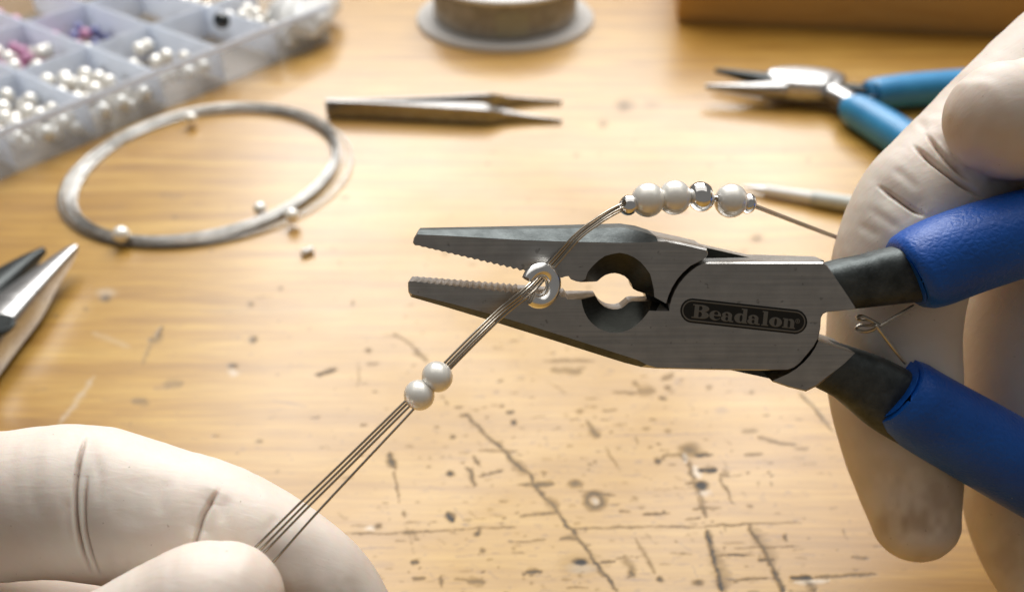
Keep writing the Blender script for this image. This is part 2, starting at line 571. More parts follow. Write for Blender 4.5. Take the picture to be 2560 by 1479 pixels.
# ------------------------------------------------------------------ the bench top with its wear
def build_table():
    ys = [60, 80]
    y = 92.0
    while y < 440:
        ys.append(y)
        y += 0.235 + (y - 92) ** 1.25 * 0.00075
    ys += [450, 480, 540, 640, 800, 1000]
    ys = [-600, -300, -100, 0, 40] + ys
    xs = list(np.arange(-120, 120.01, 0.29))
    left = []
    x, st = -120.0, 0.4
    while x > -280:
        x -= st
        st = min(st * 1.02, 2.5)
        left.append(x)
    xs = [-1000, -700, -450, -330] + left[::-1] + xs + [-v for v in left] + [330, 450, 700, 1000]
    xs, ys = np.array(xs), np.array(ys)
    X, Y = np.meshgrid(xs, ys)
    V = np.stack([X.ravel(), Y.ravel(), np.zeros(X.size)], 1)
    Q = V - C0
    dep = Q @ FW
    ok = dep > 20
    dep = np.where(ok, dep, 1e9)
    px = np.where(ok, 1280 + FPX * (Q @ RX) / dep, -9e4)
    py = np.where(ok, 739.5 - FPX * (Q @ UP) / dep, 9e4)
    # ragged edges
    wx = px + 3.2 * vn(px / 26, py / 13, 1) + 2.2 * vn(px / 9, py / 5, 2) + 1.2 * vn(px / 4, py / 2.6, 3)
    wy = py + 1.8 * vn(px / 30, py / 14, 4) + 1.4 * vn(px / 11, py / 5, 5) + 0.8 * vn(px / 4, py / 2.6, 6)
    rag = np.clip(0.5 + 0.45 * vn(px / 14, py / 6, 8) + 0.35 * vn(px / 5, py / 3, 10), 0, 1.2)
    rag2 = np.clip(0.5 + 0.9 * vn(px / 40, py / 9, 9), 0, 1)
    chan = {k: np.zeros(X.size) for k in ('dark_mark', 'pale_mark', 'brown_mark')}

    def stroke(ch, pts, hw, s=1.0, soft=0.75, hw2=None):
        pts = np.array(pts, float)
        m = hw * 3 + 8
        sel = np.where((px > pts[:, 0].min() - m) & (px < pts[:, 0].max() + m) & (py > pts[:, 1].min() - m) & (py < pts[:, 1].max() + m))[0]
        if len(sel) == 0:
            return
        qx, qy = wx[sel], wy[sel]
        best = np.full(len(sel), 1e9)
        tot = max(1, len(pts) - 1)
        for i in range(len(pts) - 1):
            a, b = pts[i], pts[i + 1]
            d = b - a
            t = np.clip(((qx - a[0]) * d[0] + (qy - a[1]) * d[1]) / max(d @ d, 1e-6), 0, 1)
            r = np.hypot(qx - a[0] - t * d[0], qy - a[1] - t * d[1])
            h = hw if hw2 is None else hw + (hw2 - hw) * (i + t) / tot
            tp = np.abs(2 * (i + t) / tot - 1)
            h = h * (0.65 + 0.7 * rag[sel]) * np.sqrt(np.clip(1.02 - tp ** (3 if tot < 3 else 12), 0.05, 1))
            best = np.minimum(best, r / h)
        val = s * np.clip((1 + soft - best) / (2 * soft), 0, 1) * (0.8 + 0.3 * rag2[sel])
        chan[ch][sel] = np.maximum(chan[ch][sel], val)

    def blob(ch, x, y, rx, ry, s=1.0, soft=0.5, hole=0.0):
        sel = np.where((np.abs(px - x) < rx * 2 + 8) & (np.abs(py - y) < ry * 2 + 8))[0]
        if len(sel) == 0:
            return
        r = np.hypot((wx[sel] - x) / rx, (wy[sel] - y) / ry)
        val = s * np.clip((1 + soft - r) / (2 * soft), 0, 1)
        if hole:
            val *= np.clip((r - hole) / 0.25, 0.15, 1)
        chan[ch][sel] = np.maximum(chan[ch][sel], val)

    D = 'dark_mark'
    # the long knife scores
    stroke(D, [(1147, 1038), (1169, 1038), (1201, 1075), (1226, 1100), (1256, 1117), (1276, 1147), (1300, 1172), (1320, 1182), (1346, 1226), (1373, 1253), (1395, 1277), (1413, 1309), (1438, 1334), (1467, 1372), (1476, 1386), (1498, 1418), (1527, 1453), (1545, 1480)], 3.6, 0.72, 0.8)
    stroke(D, [(1268, 1140), (1300, 1172), (1318, 1182)], 10, 0.35, 0.9)
    stroke(D, [(1365, 1245), (1395, 1270)], 10, 0.4, 0.9)
    stroke(D, [(971, 1130), (978, 1150), (986, 1172)], 8, 0.72, 0.8)
    stroke(D, [(985, 1177), (991, 1221), (999, 1255)], 2.5, 0.6)
    stroke(D, [(1006, 1277), (1009, 1293)], 3, 0.5)
    stroke(D, [(1014, 1312), (1025, 1342), (1036, 1382)], 2, 0.35)
    stroke(D, [(1182, 1140), (1201, 1164)], 5, 0.6)
    stroke(D, [(1164, 1169), (1177, 1179), (1189, 1216)], 4.5, 0.7)
    blob(D, 1128, 1183, 9, 6, 0.8)
    stroke(D, [(1199, 1191), (1258, 1173)], 3, 0.55)
    stroke(D, [(1191, 1124), (1298, 1127)], 2.4, 0.5)
    stroke(D, [(1298, 1209), (1340, 1211), (1387, 1209)], 3, 0.65, 0.7, 8)
    stroke(D, [(1360, 903), (1486, 902)], 4, 0.42)
    stroke(D, [(1374, 924), (1456, 929)], 6, 0.4)
    stroke(D, [(1246, 1015), (1261, 1015)], 4, 0.55)
    stroke(D, [(1263, 1030), (1285, 1028)], 4, 0.75)
    blob(D, 1285, 1057, 7, 6, 0.8)
    blob(D, 1130, 1091, 6, 5, 0.65)
    stroke(D, [(1466, 1048), (1485, 1078), (1500, 1094)], 4, 0.5, 0.8, 9)
    stroke(D, [(1514, 1119), (1550, 1175)], 3, 0.35)
    stroke(D, [(1030, 880), (1068, 902)], 4, 0.4)
    stroke(D, [(979, 833), (1008, 846), (1040, 876), (1068, 902)], 3.6, 0.5)
    stroke(D, [(1528, 980), (1592, 982)], 3, 0.42)
    stroke(D, [(1592, 976), (1636, 976)], 9, 0.36)
    stroke(D, [(1583, 950), (1600, 969)], 4, 0.42)
    stroke(D, [(1650, 952), (1668, 942), (1686, 933)], 6, 0.34)
    blob(D, 1669, 969, 8, 6, 0.42)
    stroke(D, [(1647, 992), (1669, 997)], 4, 0.6)
    blob('brown_mark', 1694, 953, 10, 8, 0.5)
    blob('brown_mark', 1805, 1025, 14, 9, 0.42)
    blob(D, 1772, 968, 8, 6, 0.35)
    blob(D, 1880, 980, 8, 6, 0.35)
    blob(D, 1724, 1124, 22, 15, 0.55, 0.7)
    stroke(D, [(1733, 1137), (1783, 1136)], 7, 0.85, 0.6, 3)
    stroke(D, [(1633, 1153), (1655, 1150)], 6, 0.7, 0.6)
    stroke(D, [(1655, 1146), (1672, 1136), (1700, 1136), (1718, 1150)], 3.5, 0.55)
    stroke('pale_mark', [(1708, 1132), (1716, 1152)], 4, 0.7)
    stroke(D, [(1747, 1175), (1794, 1176)], 5.5, 0.9)
    stroke('pale_mark', [(1735, 1165), (1748, 1195)], 8, 0.45)
    blob(D, 1756, 1213, 15, 10, 1.0)
    blob('pale_mark', 1762, 1230, 16, 8, 0.35)
    stroke(D, [(1722, 1150), (1733, 1200), (1755, 1247), (1761, 1294)], 5, 0.5, 0.8)
    stroke(D, [(1797, 1186), (1822, 1186)], 4, 0.5)
    stroke(D, [(1797, 1190), (1808, 1214), (1822, 1233), (1836, 1261)], 5, 0.5, 0.7, 2)
    blob(D, 1488, 1250, 25, 21, 0.8, 0.5, 0.45)
    blob('pale_mark', 1490, 1252, 9, 8, 0.5)
    stroke(D, [(1470, 1232), (1500, 1230), (1538, 1238)], 3, 0.7)
    blob(D, 1437, 1208, 16, 8, 0.55)
    stroke(D, [(1855, 1078), (1894, 1075)], 5, 0.4)
    stroke(D, [(1894, 1094), (1925, 1100), (1955, 1108), (1994, 1111)], 4, 0.5)
    stroke(D, [(1986, 1122), (2022, 1121)], 4, 0.4)
    stroke(D, [(1861, 1137), (1908, 1133)], 4, 0.5)
    stroke(D, [(1997, 980), (2025, 1008), (2050, 1039), (2085, 1078)], 4, 0.5)
    stroke('brown_mark', [(1503, 1092), (1650, 1087), (1811, 1080)], 1.6, 0.7)
    stroke(D, [(874, 1312), (950, 1316)], 2.5, 0.4)
    blob(D, 944, 1315, 10, 7, 0.55)
    blob('pale_mark', 925, 1320, 10, 6, 0.5)
    stroke(D, [(858, 1334), (1009, 1332), (1115, 1325), (1225, 1317), (1287, 1316)], 1.8, 0.6)
    stroke(D, [(1416, 1320), (1560, 1318), (1733, 1316), (1830, 1311), (1908, 1307), (2003, 1305)], 1.8, 0.58)
    stroke(D, [(1005, 1333), (1040, 1330)], 5, 0.5)
    stroke(D, [(1117, 1280), (1133, 1304)], 8, 0.8)
    stroke(D, [(1200, 1318), (1192, 1335), (1200, 1339)], 5, 0.65)
    blob(D, 1451, 1404, 17, 9, 1.0)
    blob('pale_mark', 1452, 1418, 30, 12, 0.3)
    blob(D, 1452, 1410, 46, 24, 0.16)
    stroke(D, [(1297, 1290), (1400, 1280)], 3, 0.55)
    stroke(D, [(1314, 1428), (1354, 1427)], 5, 0.7)
    stroke(D, [(1168, 1452), (1214, 1455)], 8, 0.55)
    stroke(D, [(1400, 1347), (1448, 1343)], 5, 0.7)
    stroke(D, [(1030, 1444), (1063, 1446)], 4.5, 0.6)
    stroke(D, [(1028, 1406), (1049, 1405)], 5.5, 0.65)
    stroke(D, [(1103, 1439), (1103, 1468)], 4, 0.5)
    stroke('brown_mark', [(860, 1371), (993, 1366)], 3, 0.6)
    stroke(D, [(1198, 1377), (1214, 1375)], 6, 0.6)
    stroke('brown_mark', [(930, 1412), (985, 1408)], 5, 0.4)
    stroke(D, [(1768, 1323), (1778, 1370), (1793, 1421), (1806, 1480)], 6, 0.8, 0.8)
    stroke(D, [(1783, 1370), (1800, 1421), (1815, 1480)], 16, 0.32, 0.9)
    stroke(D, [(1870, 1310), (1908, 1370), (1933, 1421), (1962, 1480)], 6, 0.72, 0.9)
    stroke(D, [(1880, 1320), (1916, 1370), (1938, 1410)], 14, 0.3, 0.9)
    stroke(D, [(1895, 1399), (1936, 1399)], 4, 0.75)
    stroke(D, [(1974, 1443), (2031, 1445)], 5.5, 0.85)
    stroke(D, [(2031, 1443), (2193, 1434)], 4, 0.55)
    stroke('pale_mark', [(1984, 1455), (2073, 1451)], 5, 0.5)
    stroke(D, [(2013, 1453), (2041, 1478)], 8, 0.5)
    stroke(D, [(1822, 1450), (1927, 1443)], 3, 0.5)
    stroke(D, [(1590, 1345), (1619, 1396), (1641, 1434)], 4, 0.36)
    blob(D, 1651, 1447, 8, 7, 0.7)
    blob(D, 1743, 1456, 14, 8, 0.55)
    stroke(D, [(1556, 1386), (1590, 1440)], 9, 0.38, 0.9)
    stroke(D, [(1572, 1425), (1590, 1440)], 6, 0.65)
    stroke(D, [(1500, 1404), (1540, 1402)], 3, 0.6)
    stroke(D, [(1609, 1285), (1679, 1282)], 3, 0.6)
    stroke(D, [(1727, 1272), (1803, 1269)], 3, 0.5)
    stroke(D, [(1711, 1297), (1752, 1293)], 3, 0.5)
    stroke(D, [(1781, 1386), (1886, 1388)], 2.4, 0.7)
    blob(D, 1965, 1343, 6, 9, 0.6)
    stroke(D, [(1835, 1369), (2003, 1366)], 2, 0.55)
    stroke(D, [(2124, 1393), (2174, 1396)], 3, 0.6)
    stroke(D, [(405, 817), (392, 849), (370, 852)], 7, 0.55, 0.8)
    stroke(D, [(376, 859), (354, 913)], 5, 0.32)
    stroke(D, [(408, 960), (459, 957)], 9, 0.36, 0.9)
    stroke('brown_mark', [(385, 972), (430, 966)], 5, 0.4)
    stroke(D, [(329, 1001), (373, 1005)], 8, 0.42, 0.9)
    blob(D, 633, 848, 9, 8, 0.6)
    blob(D, 582, 913, 13, 6, 0.6)
    blob('pale_mark', 582, 932, 11, 9, 0.4)
    stroke(D, [(789, 938), (840, 922)], 6, 0.75, 0.7)
    stroke(D, [(915, 911), (947, 909)], 4, 0.3)
    blob(D, 919, 875, 8, 6, 0.5)
    blob(D, 627, 760, 8, 7, 0.4)
    blob(D, 700, 721, 6, 6, 0.45)
    stroke(D, [(881, 748), (884, 767)], 4, 0.4)
    stroke('brown_mark', [(681, 998), (770, 1017)], 2.5, 0.6)
    blob(D, 646, 1103, 9, 5, 0.4)
    stroke(D, [(897, 903), (897, 970)], 4, 0.24)
    blob(D, 262, 745, 13, 8, 0.6)
    blob('pale_mark', 266, 732, 24, 10, 0.3)
    stroke('pale_mark', [(239, 940), (200, 990), (151, 1060)], 6, 0.35, 0.9)
    stroke('pale_mark', [(230, 830), (330, 870)], 5, 0.18, 0.9)
    blob(D, 1560, 264, 18, 11, 0.5, 0.8)
    blob(D, 1510, 310, 11, 8, 0.4, 0.8)
    blob(D, 1630, 262, 16, 8, 0.2, 0.8)
    blob(D, 1890, 595, 14, 8, 0.42, 0.8)
    stroke('brown_mark', [(500, 778), (640, 775), (900, 768)], 6, 0.3, 0.9)
    stroke('brown_mark', [(300, 1060), (420, 1090)], 8, 0.22, 0.9)
    stroke('brown_mark', [(400, 490), (460, 492)], 7, 0.4, 0.9)
    # short dents and open grain all over the rubbed middle
    worn_at = lambda x, y: math.exp(-((x - 1500) / 620) ** 2) * min(1, max(0.12, (y - 500) / 600))
    n = 0
    while n < 1500:
        x, y = rng.uniform(500, 2250), rng.uniform(520, 1500)
        if rng.uniform() > worn_at(x, y):
            continue
        n += 1
        k = (y - 200) / 1200.0
        ln = rng.gamma(1.3, 11) * k + 2
        a = rng.normal(-0.02, 0.05) if rng.uniform() < 0.86 else rng.uniform(0.5, 1.3)
        ch = D if rng.uniform() < 0.4 else 'brown_mark'
        stroke(ch, [(x, y), (x + ln * math.cos(a), y + ln * math.sin(a))], rng.uniform(0.9, 2.6) * (0.5 + 0.5 * k), rng.uniform(0.18, 0.66) ** 1.1, 0.9)
    for _ in range(150):
        x, y = rng.uniform(0, 2300), rng.uniform(350, 1480)
        blob(D if rng.uniform() < 0.6 else 'brown_mark', x, y, rng.uniform(3, 8), rng.uniform(2, 5), rng.uniform(0.12, 0.4), 0.8)
    me = bpy.data.meshes.new('tabletop')
    V[:, 2] = -0.16 * np.clip(chan[D] - 0.25, 0, 1)
    nx, ny = len(xs), len(ys)
    idx = np.arange(nx * ny).reshape(ny, nx)
    q = np.stack([idx[:-1, :-1], idx[:-1, 1:], idx[1:, 1:], idx[1:, :-1]], -1).reshape(-1, 4)
    me.vertices.add(len(V))
    me.vertices.foreach_set('co', (V * MM).astype(np.float32).ravel())
    me.loops.add(q.size)
    me.loops.foreach_set('vertex_index', q.ravel().astype(np.int32))
    me.polygons.add(len(q))
    me.polygons.foreach_set('loop_start', np.arange(0, q.size, 4, dtype=np.int32))
    me.update(calc_edges=True)
    me.polygons.foreach_set('use_smooth', [True] * len(q))
    xw, yw = V[:, 0], V[:, 1]
    worn = np.exp(-((xw - 12 - (yw - 200) * 0.05) / 62) ** 2) * np.clip((330 - yw) / 120, 0, 1)
    worn = np.clip(worn + 0.12 * np.sin(xw / 9 + 2 * np.sin(yw / 13)) * worn, 0, 1)
    for k, v in list(chan.items()) + [('worn', worn)]:
        at = me.attributes.new(k, 'FLOAT', 'POINT')
        at.data.foreach_set('value', v.astype(np.float32))
    me.materials.append(M_TABLE)
    o = bpy.data.objects.new('tabletop', me)
    C.objects.link(o)
    o['kind'] = 'structure'


build_table()

# ------------------------------------------------------------------ the pliers in the hand
def poly_px(pts, w):
    return np.array([PL(x, y, w) for x, y in pts])


def resample(pts, n):
    pts = np.asarray(pts, float)
    d = np.r_[0, np.cumsum(np.linalg.norm(np.diff(pts, axis=0), axis=1))]
    t = np.linspace(0, d[-1], n)
    return np.stack([np.interp(t, d, pts[:, 0]), np.interp(t, d, pts[:, 1])], 1)


def teeth(p0, p1, n, amp0, amp1):
    p0, p1 = np.array(p0, float), np.array(p1, float)
    d = unit(p1 - p0)
    nr = np.array([-d[1], d[0]])
    out = []
    for i in range(n * 4 + 1):
        t = i / (n * 4)
        out.append(p0 + (p1 - p0) * t + nr * (amp0 + (amp1 - amp0) * t) * math.sin(2 * math.pi * n * t))
    return out


def slab(front, edge, wedge, back_w, wf=0.0, back_inset=0.0):
    """front ring at wf, a second ring (edge, wedge) and a back ring; the sides run between them"""
    front = np.asarray(front, float)
    edge = np.asarray(edge, float)
    k = len(front)
    wedge = np.full(k, wedge, float) if np.isscalar(wedge) else np.asarray(wedge, float)
    back_w = np.full(k, back_w, float) if np.isscalar(back_w) else np.asarray(back_w, float)
    R0 = np.array([PL(*front[i], wf) for i in range(k)])
    R1 = []
    for i in range(k):
        p = PL(*edge[i], wedge[i])
        R1.append(p)
    R1 = np.array(R1)
    # the back ring lies straight behind the edge ring (true thickness, not along the view)
    R2 = R1 + PN * (back_w - wedge)[:, None]
    V = np.concatenate([R0, R1, R2])
    F = [list(range(k))]
    for a in (0, k):
        for j in range(k):
            j2 = (j + 1) % k
            F.append([a + j, a + j2, a + k + j2, a + k + j])
    F.append(list(range(2 * k, 3 * k))[::-1])
    return V, F, k


def split_slab(name, sl, parent, mat_face, mats):
    """one mesh; sides can carry other materials: mats = list of (first, last, ring, material)"""
    V, F, k = sl
    o = obj(name, (V, F), mat_face, parent, smooth=True, sharp=22)
    for m in mats:
        if m[3].name not in [x.name for x in o.data.materials]:
            o.data.materials.append(m[3])
    names = [x.name for x in o.data.materials]
    for a, b, ring, m in mats:
        for j in range(a, b):
            o.data.polygons[1 + ring * k + j].material_index = names.index(m.name)
    return o


held = thing('gripping_pliers', 'dark steel pliers with dark blue grips and open jaws, held in the gloved hand', 'pliers', PL(1830, 790, -4.5))

# --- lower jaw with the joint plate in front
fr, ed, we, bw = [], [], [], []


def add(f, e=None, w=-0.25, b=-6.5):
    fr.append(f)
    ed.append(e if e is not None else f)
    we.append(w)
    bw.append(b)


lower_side = []
tt = teeth((1024, 702), (1293, 732), 17, 1.0, 3.0)
i0 = 0
for i, p in enumerate(tt):
    t = i / (len(tt) - 1)
    add(p, (p[0] + 0.5, p[1] - 0.8), -0.15, -3.8 - 2.4 * t)
for p in [(1330, 734), (1365, 737), (1398, 735), (1405, 743), (1413, 741), (1419, 748), (1435, 748)]:
    add(p, (p[0], p[1] - 1), -0.2, -6.4)
arc0 = resample([(1453, 748), (1458, 772), (1466, 791), (1480, 808), (1497, 821), (1516, 829), (1536, 832), (1558, 829), (1577, 822), (1593, 811), (1606, 798), (1616, 786), (1623, 776)], 15)
arc1 = resample([(1488, 739), (1498, 756), (1515, 769), (1538, 774), (1557, 769), (1570, 757), (1576, 752), (1600, 753), (1630, 752)], 15)
i1 = len(fr)
for a, b in zip(arc0, arc1):
    add(tuple(a), tuple(b), -2.6, -6.4)
i2 = len(fr)
add((1640, 777), (1650, 757), -1.5, -4.4)
add((1673, 777), None, -0.25, -4.4)
i3 = len(fr)
for p in [(1674, 768), (1680, 745), (1688, 726), (1699, 708), (1714, 690), (1731, 675), (1743, 666), (1757, 660)]:
    add(p, (p[0] - 2, p[1] - 1.5), -0.2, -4.4)
i4 = len(fr)
for p in [(1772, 659), (1860, 659), (1960, 659), (2058, 659)]:
    add(p, (p[0], p[1] - 4.5), -0.35, -4.4)
i5 = len(fr)
for p in [(2066, 664), (2085, 690), (2106, 720), (2124, 747), (2136, 766), (2138, 772)]:
    add(p, (p[0] + 2, p[1] - 1), -0.5, -4.4)
for p in [(2100, 775), (2066, 778), (2056, 783), (2051, 792), (2049, 820), (2044, 845), (2034, 864), (2016, 886), (2000, 905), (1985, 917), (1969, 923)]:
    add(p, (p[0] + 1.5, p[1] + 1.5), -0.25, -4.4)
for p in [(1900, 923), (1819, 922), (1720, 920), (1640, 918)]:
    add(p, (p[0], p[1] + 2.5), -0.3, -4.4)
i6 = len(fr)
for p, q, b in [((1617, 911), (1603, 917), -6), ((1594, 899), (1560, 906), -6.4), ((1500, 869), (1490, 884), -6.4), ((1400, 837), (1392, 853), -6.2), ((1300, 806), (1292, 822), -5.6), ((1227, 785), (1219, 799), -5.2), ((1130, 759), (1124, 770), -4.5), ((1030, 735), (1027, 742), -3.8)]:
    add(p, q, -1.4, b)
for p in [(1023, 730), (1022, 715), (1022, 706)]:
    add(p, (p[0] - 2, p[1]), -0.3, -3.8)
low = split_slab('jaw', slab(fr, ed, we, bw), held, M_FACE,
                 [(0, i1, 0, M_TEETH), (0, i1, 1, M_TEETH), (i1 - 1, i2, 0, M_RECESS), (i1, i2 + 1, 1, M_TEETH), (i6, i6 + 8, 1, M_FORGED), (i6, i6 + 7, 0, M_FORGED)])

# --- upper jaw and the rear half of the joint
fr, ed, we, bw = [], [], [], []
for p, q, w, b in [((1043, 586), (1046, 575), -1.2, -3.8), ((1120, 589), (1120, 574), -1.5, -4.4), ((1220, 595), (1220, 573), -1.7, -5.0), ((1310, 600), (1310, 572), -1.9, -5.6), ((1400, 603), (1400, 571), -2.0, -6.2),
                   ((1480, 605), (1480, 570), -2.2, -7.0), ((1560, 607), (1560, 569), -2.6, -8.0), ((1610, 606), (1603, 578), -2.0, -9.0), ((1645, 604), (1640, 591), -0.9, -9.0), ((1662, 603), (1664, 598), -0.3, -9.0),
                   ((1715, 614), (1716, 609), -0.3, -9.0), ((1766, 626), (1767, 621), -0.3, -9.0)]:
    add(p, q, w, b)
j1 = len(fr)
for p in [(1769, 634), (1764, 644), (1748, 653), (1726, 664), (1708, 680), (1693, 697), (1680, 718), (1671, 738), (1665, 758)]:
    add(p, (p[0] + 1, p[1] + 1), -0.2, -4.4)
add((1652, 751), None, -0.2, -6.4)
j2 = len(fr)
a0 = resample([(1636, 742), (1634, 718), (1625, 683), (1605, 657), (1577, 637), (1546, 631), (1513, 639), (1488, 657), (1469, 680), (1463, 698)], 15)
a1 = resample([(1630, 739), (1583, 724), (1580, 712), (1575, 702), (1559, 688), (1540, 682), (1521, 684), (1505, 691), (1496, 703), (1480, 704)], 15)
for a, b in zip(a0, a1):
    add(tuple(a), tuple(b), -2.6, -6.4)
j3 = len(fr)
for p in [(1452, 704), (1440, 702), (1427, 697), (1421, 689), (1413, 690), (1405, 693), (1394, 692), (1370, 690), (1340, 684)]:
    add(p, (p[0], p[1] + 1), -0.2, -6.2)
for i, p in enumerate(teeth((1312, 676), (1036, 611), 17, 2.6, 0.9)):
    t = i / 68
    add(p, (p[0], p[1] + 0.8), -0.15, -5.8 + 2.0 * t)
for p in [(1034, 606), (1037, 594)]:
    add(p, (p[0] - 2, p[1]), -0.3, -3.8)
upp = split_slab('jaw', slab(fr, ed, we, bw), held, M_FACE,
                 [(0, 8, 0, M_FORGED), (0, 8, 1, M_FORGED), (j2 - 1, j3, 0, M_RECESS), (j2 - 1, j3 + 70, 1, M_TEETH)])

# rear half of the box joint, and the front shoulder of the lower handle
fr, ed, we, bw = [], [], [], []
for p in [(1600, 580), (1680, 597), (1762, 618), (1885, 646), (1930, 647), (2060, 651), (2052, 700), (2040, 780), (2030, 850), (2010, 900), (1975, 940), (1935, 948), (1880, 936), (1819, 923), (1720, 900), (1650, 860), (1630, 780), (1600, 700)]:
    add(p, (p[0], p[1]), -5.0, -9.0)
split_slab('joint', slab(fr, ed, we, bw, -4.6), held, M_RECESS, [(0, len(fr), 1, M_FACE)])  # front face takes the darker steel, painting in the shadow of the gap
fr, ed, we, bw = [], [], [], []
for p in [(2046, 852), (2090, 868), (2136, 883), (2112, 907), (2092, 923), (2073, 937), (2040, 962), (2013, 975), (1970, 964), (1932, 951), (1950, 943), (1970, 934), (1990, 922), (2010, 905), (2026, 887), (2038, 869)]:
    add(p, (p[0] + (1.5 if p[0] > 2000 else 0), p[1] + (3 if p[1] > 930 else -1)), -0.35, -9.0)
obj('joint', slab(fr, ed, we, bw)[:2], M_FACE, held, sharp=22)
# narrow slot milled in the top of the joint
obj('slot', box(PL(1918, 648, -6.6), RX * 1.9, PV * 0.25, PN * 0.35), M_DARKSTEEL, held, smooth=False)


def handle_loft(pts, half_depth, w, e=2.6, n=30, taper=()):
    ctr = np.array([PL(x, y, ww) for x, y, h, ww in pts])
    dirs = np.gradient(ctr, axis=0)
    secs = []
    for (x, y, h, ww), c, d in zip(pts, ctr, dirs):
        d = unit(d - PN * (d @ PN))
        side = np.cross(PN, d)
        hm = h * ((c - C0) @ FW) / FPX
        hd = half_depth if np.isscalar(half_depth) else half_depth[len(secs)]
        secs.append((c, side * hm, PN * hd, e))
    return superloft(secs, n)


def dense(pts, n):
    return [tuple(p) for p in spline(np.array(pts, float), n)]


obj('handle_shank', handle_loft(dense([(2050, 714, 52, -3.4), (2100, 710, 61, -3.5), (2165, 701, 65, -3.7), (2230, 689, 70, -4.0), (2300, 680, 72, -4.2)], 14), 3.3, 0, 3.2), M_FORGED, held)
obj('handle_shank', handle_loft(dense([(2052, 906, 60, -4.6), (2110, 930, 66, -4.6), (2170, 962, 78, -4.6), (2230, 1000, 86, -4.6), (2310, 1045, 86, -4.6)], 14), 3.4, 0, 3.2), M_FORGED, held)


def grip(pts, hd):
    p = dense(pts, 22)
    return handle_loft(p, hd, 0, 2.25, 36)


def sleeve(pts):
    """moulded vinyl sleeve: rolled lip, then a full body"""
    p = dense(pts, 26)
    a = p[0]
    out = []
    hd = []
    for k, (s, off) in enumerate([(0.72, 3.0), (0.84, 0.0), (0.93, 1.0), (0.98, 4.0)]):
        t = off / 26 * 0.35
        i = min(int(t * 26), 25)
        f = t * 26 - i
        q = [p[i][j] * (1 - f) + p[i + 1][j] * f for j in range(4)]
        out.append((q[0], q[1], q[2] * s, q[3]))
        hd.append(6.3 * s)
    for q in p[2:]:
        out.append(q)
        hd.append(6.4)
    return handle_loft(out, hd, 0, 2.25, 40)


obj('grip', sleeve([(2264, 690, 92, -4.4), (2320, 664, 106, -4.4), (2420, 625, 108, -4.4), (2560, 582, 106, -4.4), (2720, 545, 104, -4.4), (2900, 520, 100, -4.4)]), M_BLUE, held, sharp=60)
obj('grip', sleeve([(2228, 970, 98, -4.8), (2310, 1027, 104, -4.8), (2435, 1098, 107, -4.8), (2560, 1170, 108, -4.8), (2720, 1262, 106, -4.8), (2880, 1350, 102, -4.8)]), M_BLUE, held, sharp=60)
sp = [(2285, 764, -3), (2240, 790, -3.0), (2204, 812, -3.0), (2196, 811, -3.0), (2176, 799, -3.2), (2155, 790, -3.6), (2143, 792, -4.2), (2150, 799, -4.6), (2178, 803, -3.6), (2192, 812, -3.0), (2184, 823, -3.2), (2160, 829, -3.8), (2141, 822, -4.4),
      (2150, 813, -4.6), (2172, 813, -3.8), (2188, 812, -2.8), (2200, 826, -2.6), (2230, 866, -2.8), (2264, 908, -3.2)]
obj('spring', tube(spline([PL(*q) for q in sp], 90), 0.25, 8), M_SPRING, held)


